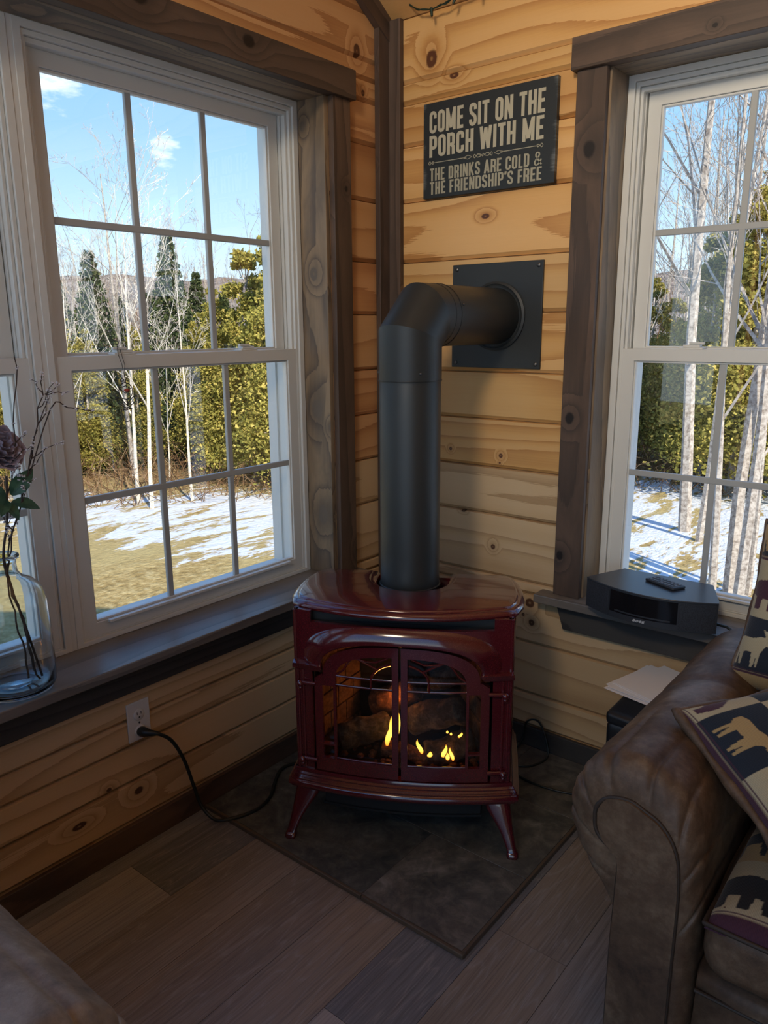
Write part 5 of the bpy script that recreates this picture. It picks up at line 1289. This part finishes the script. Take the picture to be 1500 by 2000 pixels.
def bare_tree(seed, H, r0, lean=(0, 0), spread=.5, first=.3, depth=4, up=.35, nb=(9, 4, 4, 3)):
    rs = random.Random(seed); mb = MB()
    def limb(p, d, L, r, lev):
        n = 7 if lev == 0 else 4; pts = [p]; rad = [r]; q = Vector(p); dd = Vector(d)
        for i in range(n):
            dd = (dd+Vector((rs.gauss(0, .09), rs.gauss(0, .09), rs.gauss(.03 if lev else 0, .05)))*(1 if lev else .35)).normalized()
            q = q+dd*(L/n); pts.append(q.copy()); rad.append(max(r*(1-(i+1)/n*.82), .0035))
        mb.tube(pts, rad, 6 if lev == 0 else 3, cap=False, rnd=rs.random())
        if lev >= depth: return
        k = nb[lev]
        for j in range(k):
            t = (first if lev == 0 else .2)+(1-(first if lev == 0 else .2))*(j+rs.random())/k
            i = min(int(t*n), n-1); f = t*n-i; pp = pts[i].lerp(pts[i+1], f); base = (pts[i+1]-pts[i]).normalized()
            a = rs.uniform(0, 2*PI); side = base.orthogonal().normalized(); side = Matrix.Rotation(a, 3, base) @ side
            nd = (base*(1-spread)+side*spread*rs.uniform(.7, 1.4)+Vector((0, 0, up*rs.random()))).normalized()
            limb(pp, nd, L*rs.uniform(.32, .5)*(1.15-t*.55), rad[i]*rs.uniform(.35, .55), lev+1)
    limb(Vector((0, 0, 0)), Vector((lean[0], lean[1], 1)).normalized(), H, r0, 0)
    return mb
def leafcloud(mb, fn, count, size, rs):
    for _ in range(count):
        c, out, w = fn(rs)
        a = Vector((rs.gauss(0, 1), rs.gauss(0, 1), rs.gauss(0, .7))).normalized(); a = (a+out*.8).normalized()
        b = a.cross(Vector((rs.gauss(0, 1), rs.gauss(0, 1), rs.gauss(0, 1)))).normalized(); s = size*rs.uniform(.5, 1.4)
        p = [c-b*s*.35, c+a*s*.7-b*s*.45, c+a*s*1.3, c+a*s*.6+b*s*.5]
        i0 = len(mb.v); mb.v += [tuple(x) for x in p]; mb.face((i0, i0+1, i0+2, i0+3), None, min(1, max(0, rs.gauss(.45, .25)+w)))
def cedar(seed, H, R, count, size=.11):
    rs = random.Random(seed); mb = MB()
    lobes = [(rs.uniform(0, 2*PI), rs.uniform(.12, .95), rs.uniform(.5, 1.)) for _ in range(70)]
    def fn(r):
        a0, h, k = r.choice(lobes); rr = R*(1-h)**.7*k
        c0 = Vector((math.cos(a0)*rr*.75, math.sin(a0)*rr*.75, h*H)); q = Vector((r.gauss(0, 1), r.gauss(0, 1), r.gauss(0, .8)))
        rad = R*.36*(1.08-h); c = c0+q*rad*.55; out = Vector((c.x, c.y, .3)).normalized()
        return c, out, 0
    leafcloud(mb, fn, count, size, rs)
    tr = MB(); tr.tube([(0, 0, 0), (0.03, 0, H*.5), (0, 0.02, H*.95)], [.09, .06, .01], 6)
    for a0, h, k in lobes[:20]:
        rr = R*(1-h)**.7*k; tr.tube([(0, 0, h*H*.9), (math.cos(a0)*rr*.8, math.sin(a0)*rr*.8, h*H)], [.018, .006], 3, cap=False)
    return mb, tr
def spruce(seed, H, R, count, size=.1):
    rs = random.Random(seed); mb = MB(); lay = 26
    def fn(r):
        t = r.random()**1.25; li = int(t*lay)/lay; h = .07+.93*li; a = r.choice(range(11))*2*PI/11+li*37+r.gauss(0, .10)
        rmax = R*(1-h)**.85+.04; rr = rmax*math.sqrt(r.random()); z = h*H-rr*.28+r.gauss(0, .05)
        return Vector((math.cos(a)*rr, math.sin(a)*rr, z)), Vector((math.cos(a), math.sin(a), -.15)), .25*(rr/rmax-.5)
    leafcloud(mb, fn, count, size, rs)
    tr = MB(); tr.tube([(0, 0, 0), (0, 0, H*.5), (0, 0, H*.99)], [.10, .06, .006], 6)
    return mb, tr
def at(az, dist, dz=0.):
    a = math.radians(az); x = 1.7469-math.sin(a)*dist; y = -2.2+math.cos(a)*dist; return (x, y, gh(x, y)-.05+dz)
bare_cols = []
def place_evergreen(proto, az, dist, s, rz, label, cat='tree', group=None, sz=None):
    o = copy_tree(proto); o.location = at(az, dist); o.scale = (s, s, sz or s); o.rotation_euler = (0, 0, rz); o['label'] = label; o['category'] = cat
    if group: o['group'] = group
    elif 'group' in o: del o['group']
    return o
def make_ever(name, mbs, mat, label, group):
    r = thing(name, label, 'tree', (0, 0, 0), group, world=False)
    f = mbs[0].build('foliage', M[mat], r, smooth=None, recalc=False, merge=False); t = mbs[1].build('trunk', M['greybark'], r, smooth=60, recalc=False)
    return r
GC = 'cedars along the wood edge'; GS = 'dark spruces in the wood'; GB = 'bare trees in the wood'
LC = 'olive green cedar tree at the edge of the wood beyond the lawn'; LS = 'dark green spruce standing among the bare trees of the wood'; LB = 'leafless grey tree in the wood beyond the lawn'
ced = [make_ever('cedar_tree', cedar(20+i, 7.2, 1.75, 26000, .072), 'cedar', LC, GC) for i in range(3)]
spr = [make_ever('spruce_tree', spruce(40+i, 7.5, 1.6, 20000, .075), 'spruce', LS, GS) for i in range(2)]
rs = random.Random(77)
used = {}
base_label = {}
def put(lst, az, dist, s, label=None, group=None, sz=None):
    p = lst[rs.randrange(len(lst))]
    if id(p) not in used:
        used[id(p)] = 1; o = p; o.location = at(az, dist); o.scale = (s, s, sz or s); o.rotation_euler = (0, 0, rs.uniform(0, 6))
    else: o = place_evergreen(p, az, dist, s, rs.uniform(0, 6), LC if lst is ced else LS, 'tree', GC if lst is ced else GS, sz)
    if label:
        o['label'] = label
        if 'group' in o: del o['group']
    return o
# the ones that stand out
o = put([spr[0]], 53.8, 21.5, .74, 'tall pointed spruce rising alone in the middle of the left window', sz=.80)
o = put([spr[1]], 58.9, 20.5, .72, 'smaller dark spruce left of the tall pointed one')
for az_, d_, s_ in ((46.2, 16.2, .82), (48.6, 17.5, .74), (50.8, 18.0, .62), (44.0, 17, .9), (52.2, 20, .55), (59.8, 19.5, .50), (56.6, 20.5, .52), (61.8, 20, .62), (63.5, 18.5, .6), (41, 18, .8), (37, 18, .8), (67, 19, .8), (71, 19, .8),
                    (13.6, 17.0, .92), (16.2, 18.6, .80), (11.0, 17.5, 1.0), (18.6, 20.5, .60), (21.0, 21.0, .56), (8, 18, .95), (4, 19, .9), (23.5, 20, .7), (27, 20, .8), (32, 20, .8), (15, 22.5, .9), (20, 24.5, .7)):
    put(ced, az_, d_, s_)
for az_, d_, s_ in ((50.2, 22, .6), (57.2, 24, .6), (61, 24, .66), (47.5, 24, .68), (55.2, 25, .62), (64.5, 25, .7), (17.3, 26, .6), (22, 27, .6), (12, 26, .75), (43, 24, .7), (52, 27, .7), (59, 28, .7), (69, 25, .8)):
    put(spr, az_, d_, s_)
# bare trees: a few kinds, then copies
bp = []
for i, (H, r0, sp_, mat) in enumerate(((8.5, .075, .52, 'greybark'), (7.4, .055, .42, 'birch'), (9.2, .085, .5, 'greybark'), (6.2, .045, .45, 'birch'), (8., .06, .35, 'greybark'))):
    bp.append(tag(bare_tree(100+i, H, r0, (0, 0), sp_).build('bare_tree', M[mat], None, smooth=None, recalc=False, merge=False), LB, 'tree', GB))
bu = set()
def putb(k, az, dist, s, label=None, rz=None, tilt=0., sz=None):
    p = bp[k]
    if k not in bu: bu.add(k); o = p
    else: o = p.copy(); COL.objects.link(o); o['group'] = GB; o['label'] = LB
    o.location = at(az, dist); o.scale = (s, s, sz or s); o.rotation_euler = (0, tilt, rs.uniform(0, 6) if rz is None else rz)
    if label:
        o['label'] = label
        if 'group' in o: del o['group']
    return o
putb(1, 56.1, 15.4, .84, 'white trunked birch at the wood edge, right one of the pair behind the hanging ornament', sz=.84)
putb(1, 57.0, 15.9, .74, 'pale slim birch just left of the brighter birch trunk behind the ornament', rz=2.1)
putb(0, 57.2, 19, .80, 'tall spreading bare tree rising above the wood in the left part of the left window')
putb(3, 53.2, 15.8, .72, 'thin pale birch trunk in the middle of the left window below the pointed spruce')
putb(3, 60.9, 15.5, .72, 'thin crooked pale sapling near the left edge of the left window', rz=1.)
putb(2, 16.9, 13.6, 1.22, 'large grey tree with forked trunks filling the top of the right window')
putb(4, 15.9, 13.0, 1.1, 'slim grey tree beside the large forked one behind the right window')
for az_, d_, s_, k, lb in ((14.7, 10.3, .9, 4, 'grey trunk nearest the muntin at the bottom of the right window'), (13.6, 10.5, 1.05, 2, 'thick pale trunk close to the house behind the radio'), (13.0, 10.2, .98, 0, 'rightmost thick trunk of the clump close to the house'), (12.4, 10.6, .72, 4, 'thin twisting stem right of the thick trunk clump')):
    putb(k, az_, d_, s_, lb)
for i in range(95):
    if i % 2: az_ = rs.uniform(42, 70)
    else: az_ = rs.uniform(2, 30)
    if i % 9 == 0: az_ = rs.uniform(28, 44)
    d_ = rs.uniform(17.5, 34); putb(rs.choice((0, 1, 2, 3, 4, 4)), az_, d_, (rs.uniform(.42, .62)+(d_-17)*.014) if az_ > 35 else rs.uniform(.7, 1.1), tilt=rs.gauss(0, .04))
# brush and brambles at the foot of the wood: nobody could count it
mb = MB()
for i in range(5200):
    az_ = rs.uniform(0, 74); d_ = rs.uniform(15.6, 26) if az_ > 35 else rs.uniform(17.0, 27)
    x, y, z = at(az_, d_); h = rs.uniform(.3, 1.3)
    p = Vector((x, y, z)); q = p+Vector((rs.gauss(0, .35), rs.gauss(0, .35), h*.6)); r_ = q+Vector((rs.gauss(0, .3), rs.gauss(0, .3), h*.4*rs.uniform(-.6, 1)))
    mb.tube([p, q, r_], [.008, .006, .003], 3, cap=False, rnd=rs.random())
tag(mb.build('underbrush', M['brush'], None, smooth=None, recalc=False, merge=False), 'tangle of dry brown brush along the foot of the wood', 'brush', kind='stuff')
mb = MB()
for i in range(26000):
    az_ = rs.uniform(-2, 76); d_ = rs.uniform(21, 40); x, y, z = at(az_, d_)
    c = Vector((x, y, z+rs.uniform(0, 1)**1.4*(3.0+(d_-20)*.13)))
    a = Vector((rs.gauss(0, .3), rs.gauss(0, .3), 1)).normalized()*rs.uniform(.2, .7); b = Vector((rs.gauss(0, 1), rs.gauss(0, 1), 0)).normalized()*.014
    i0 = len(mb.v); mb.v += [tuple(c-b), tuple(c+b), tuple(c+a)]; mb.face((i0, i0+1, i0+2), None, rs.random())
tag(mb.build('distant_twigs', M['brush'], None, smooth=None, recalc=False, merge=False), 'haze of fine brown twigs deep in the wood', 'twigs', kind='stuff')
# wooded rise far behind
mb = MB()
def hill(u, v):
    az_ = -15+105*u; d_ = 46+26*v; x = 1.7469-math.sin(math.radians(az_))*d_; y = -2.2+math.cos(math.radians(az_))*d_
    return (x, y, gh(x, y)-.2+v*3.4+(.9*noise.noise(Vector((az_*.2, v*4, 0)))+.25*noise.noise(Vector((az_*1.6, v*9, 3))))*v)
mb.grid(hill, 160, 20)
s = NT('far_woods'); n_ = s.noise(s.obj(), 1.3, 8, .75); M['hill'] = s.bsdf(s.ramp(n_, [(.38, (.10, .09, .08)), (.5, (.24, .19, .16)), (.62, (.36, .30, .26))]), 1., None, Specular_IOR_Level=0.)
h_ = mb.build('hillside', M['hill'], None, smooth=None, recalc=False); h_['kind'] = 'structure'; h_['label'] = 'brown wooded rise far behind the trees'
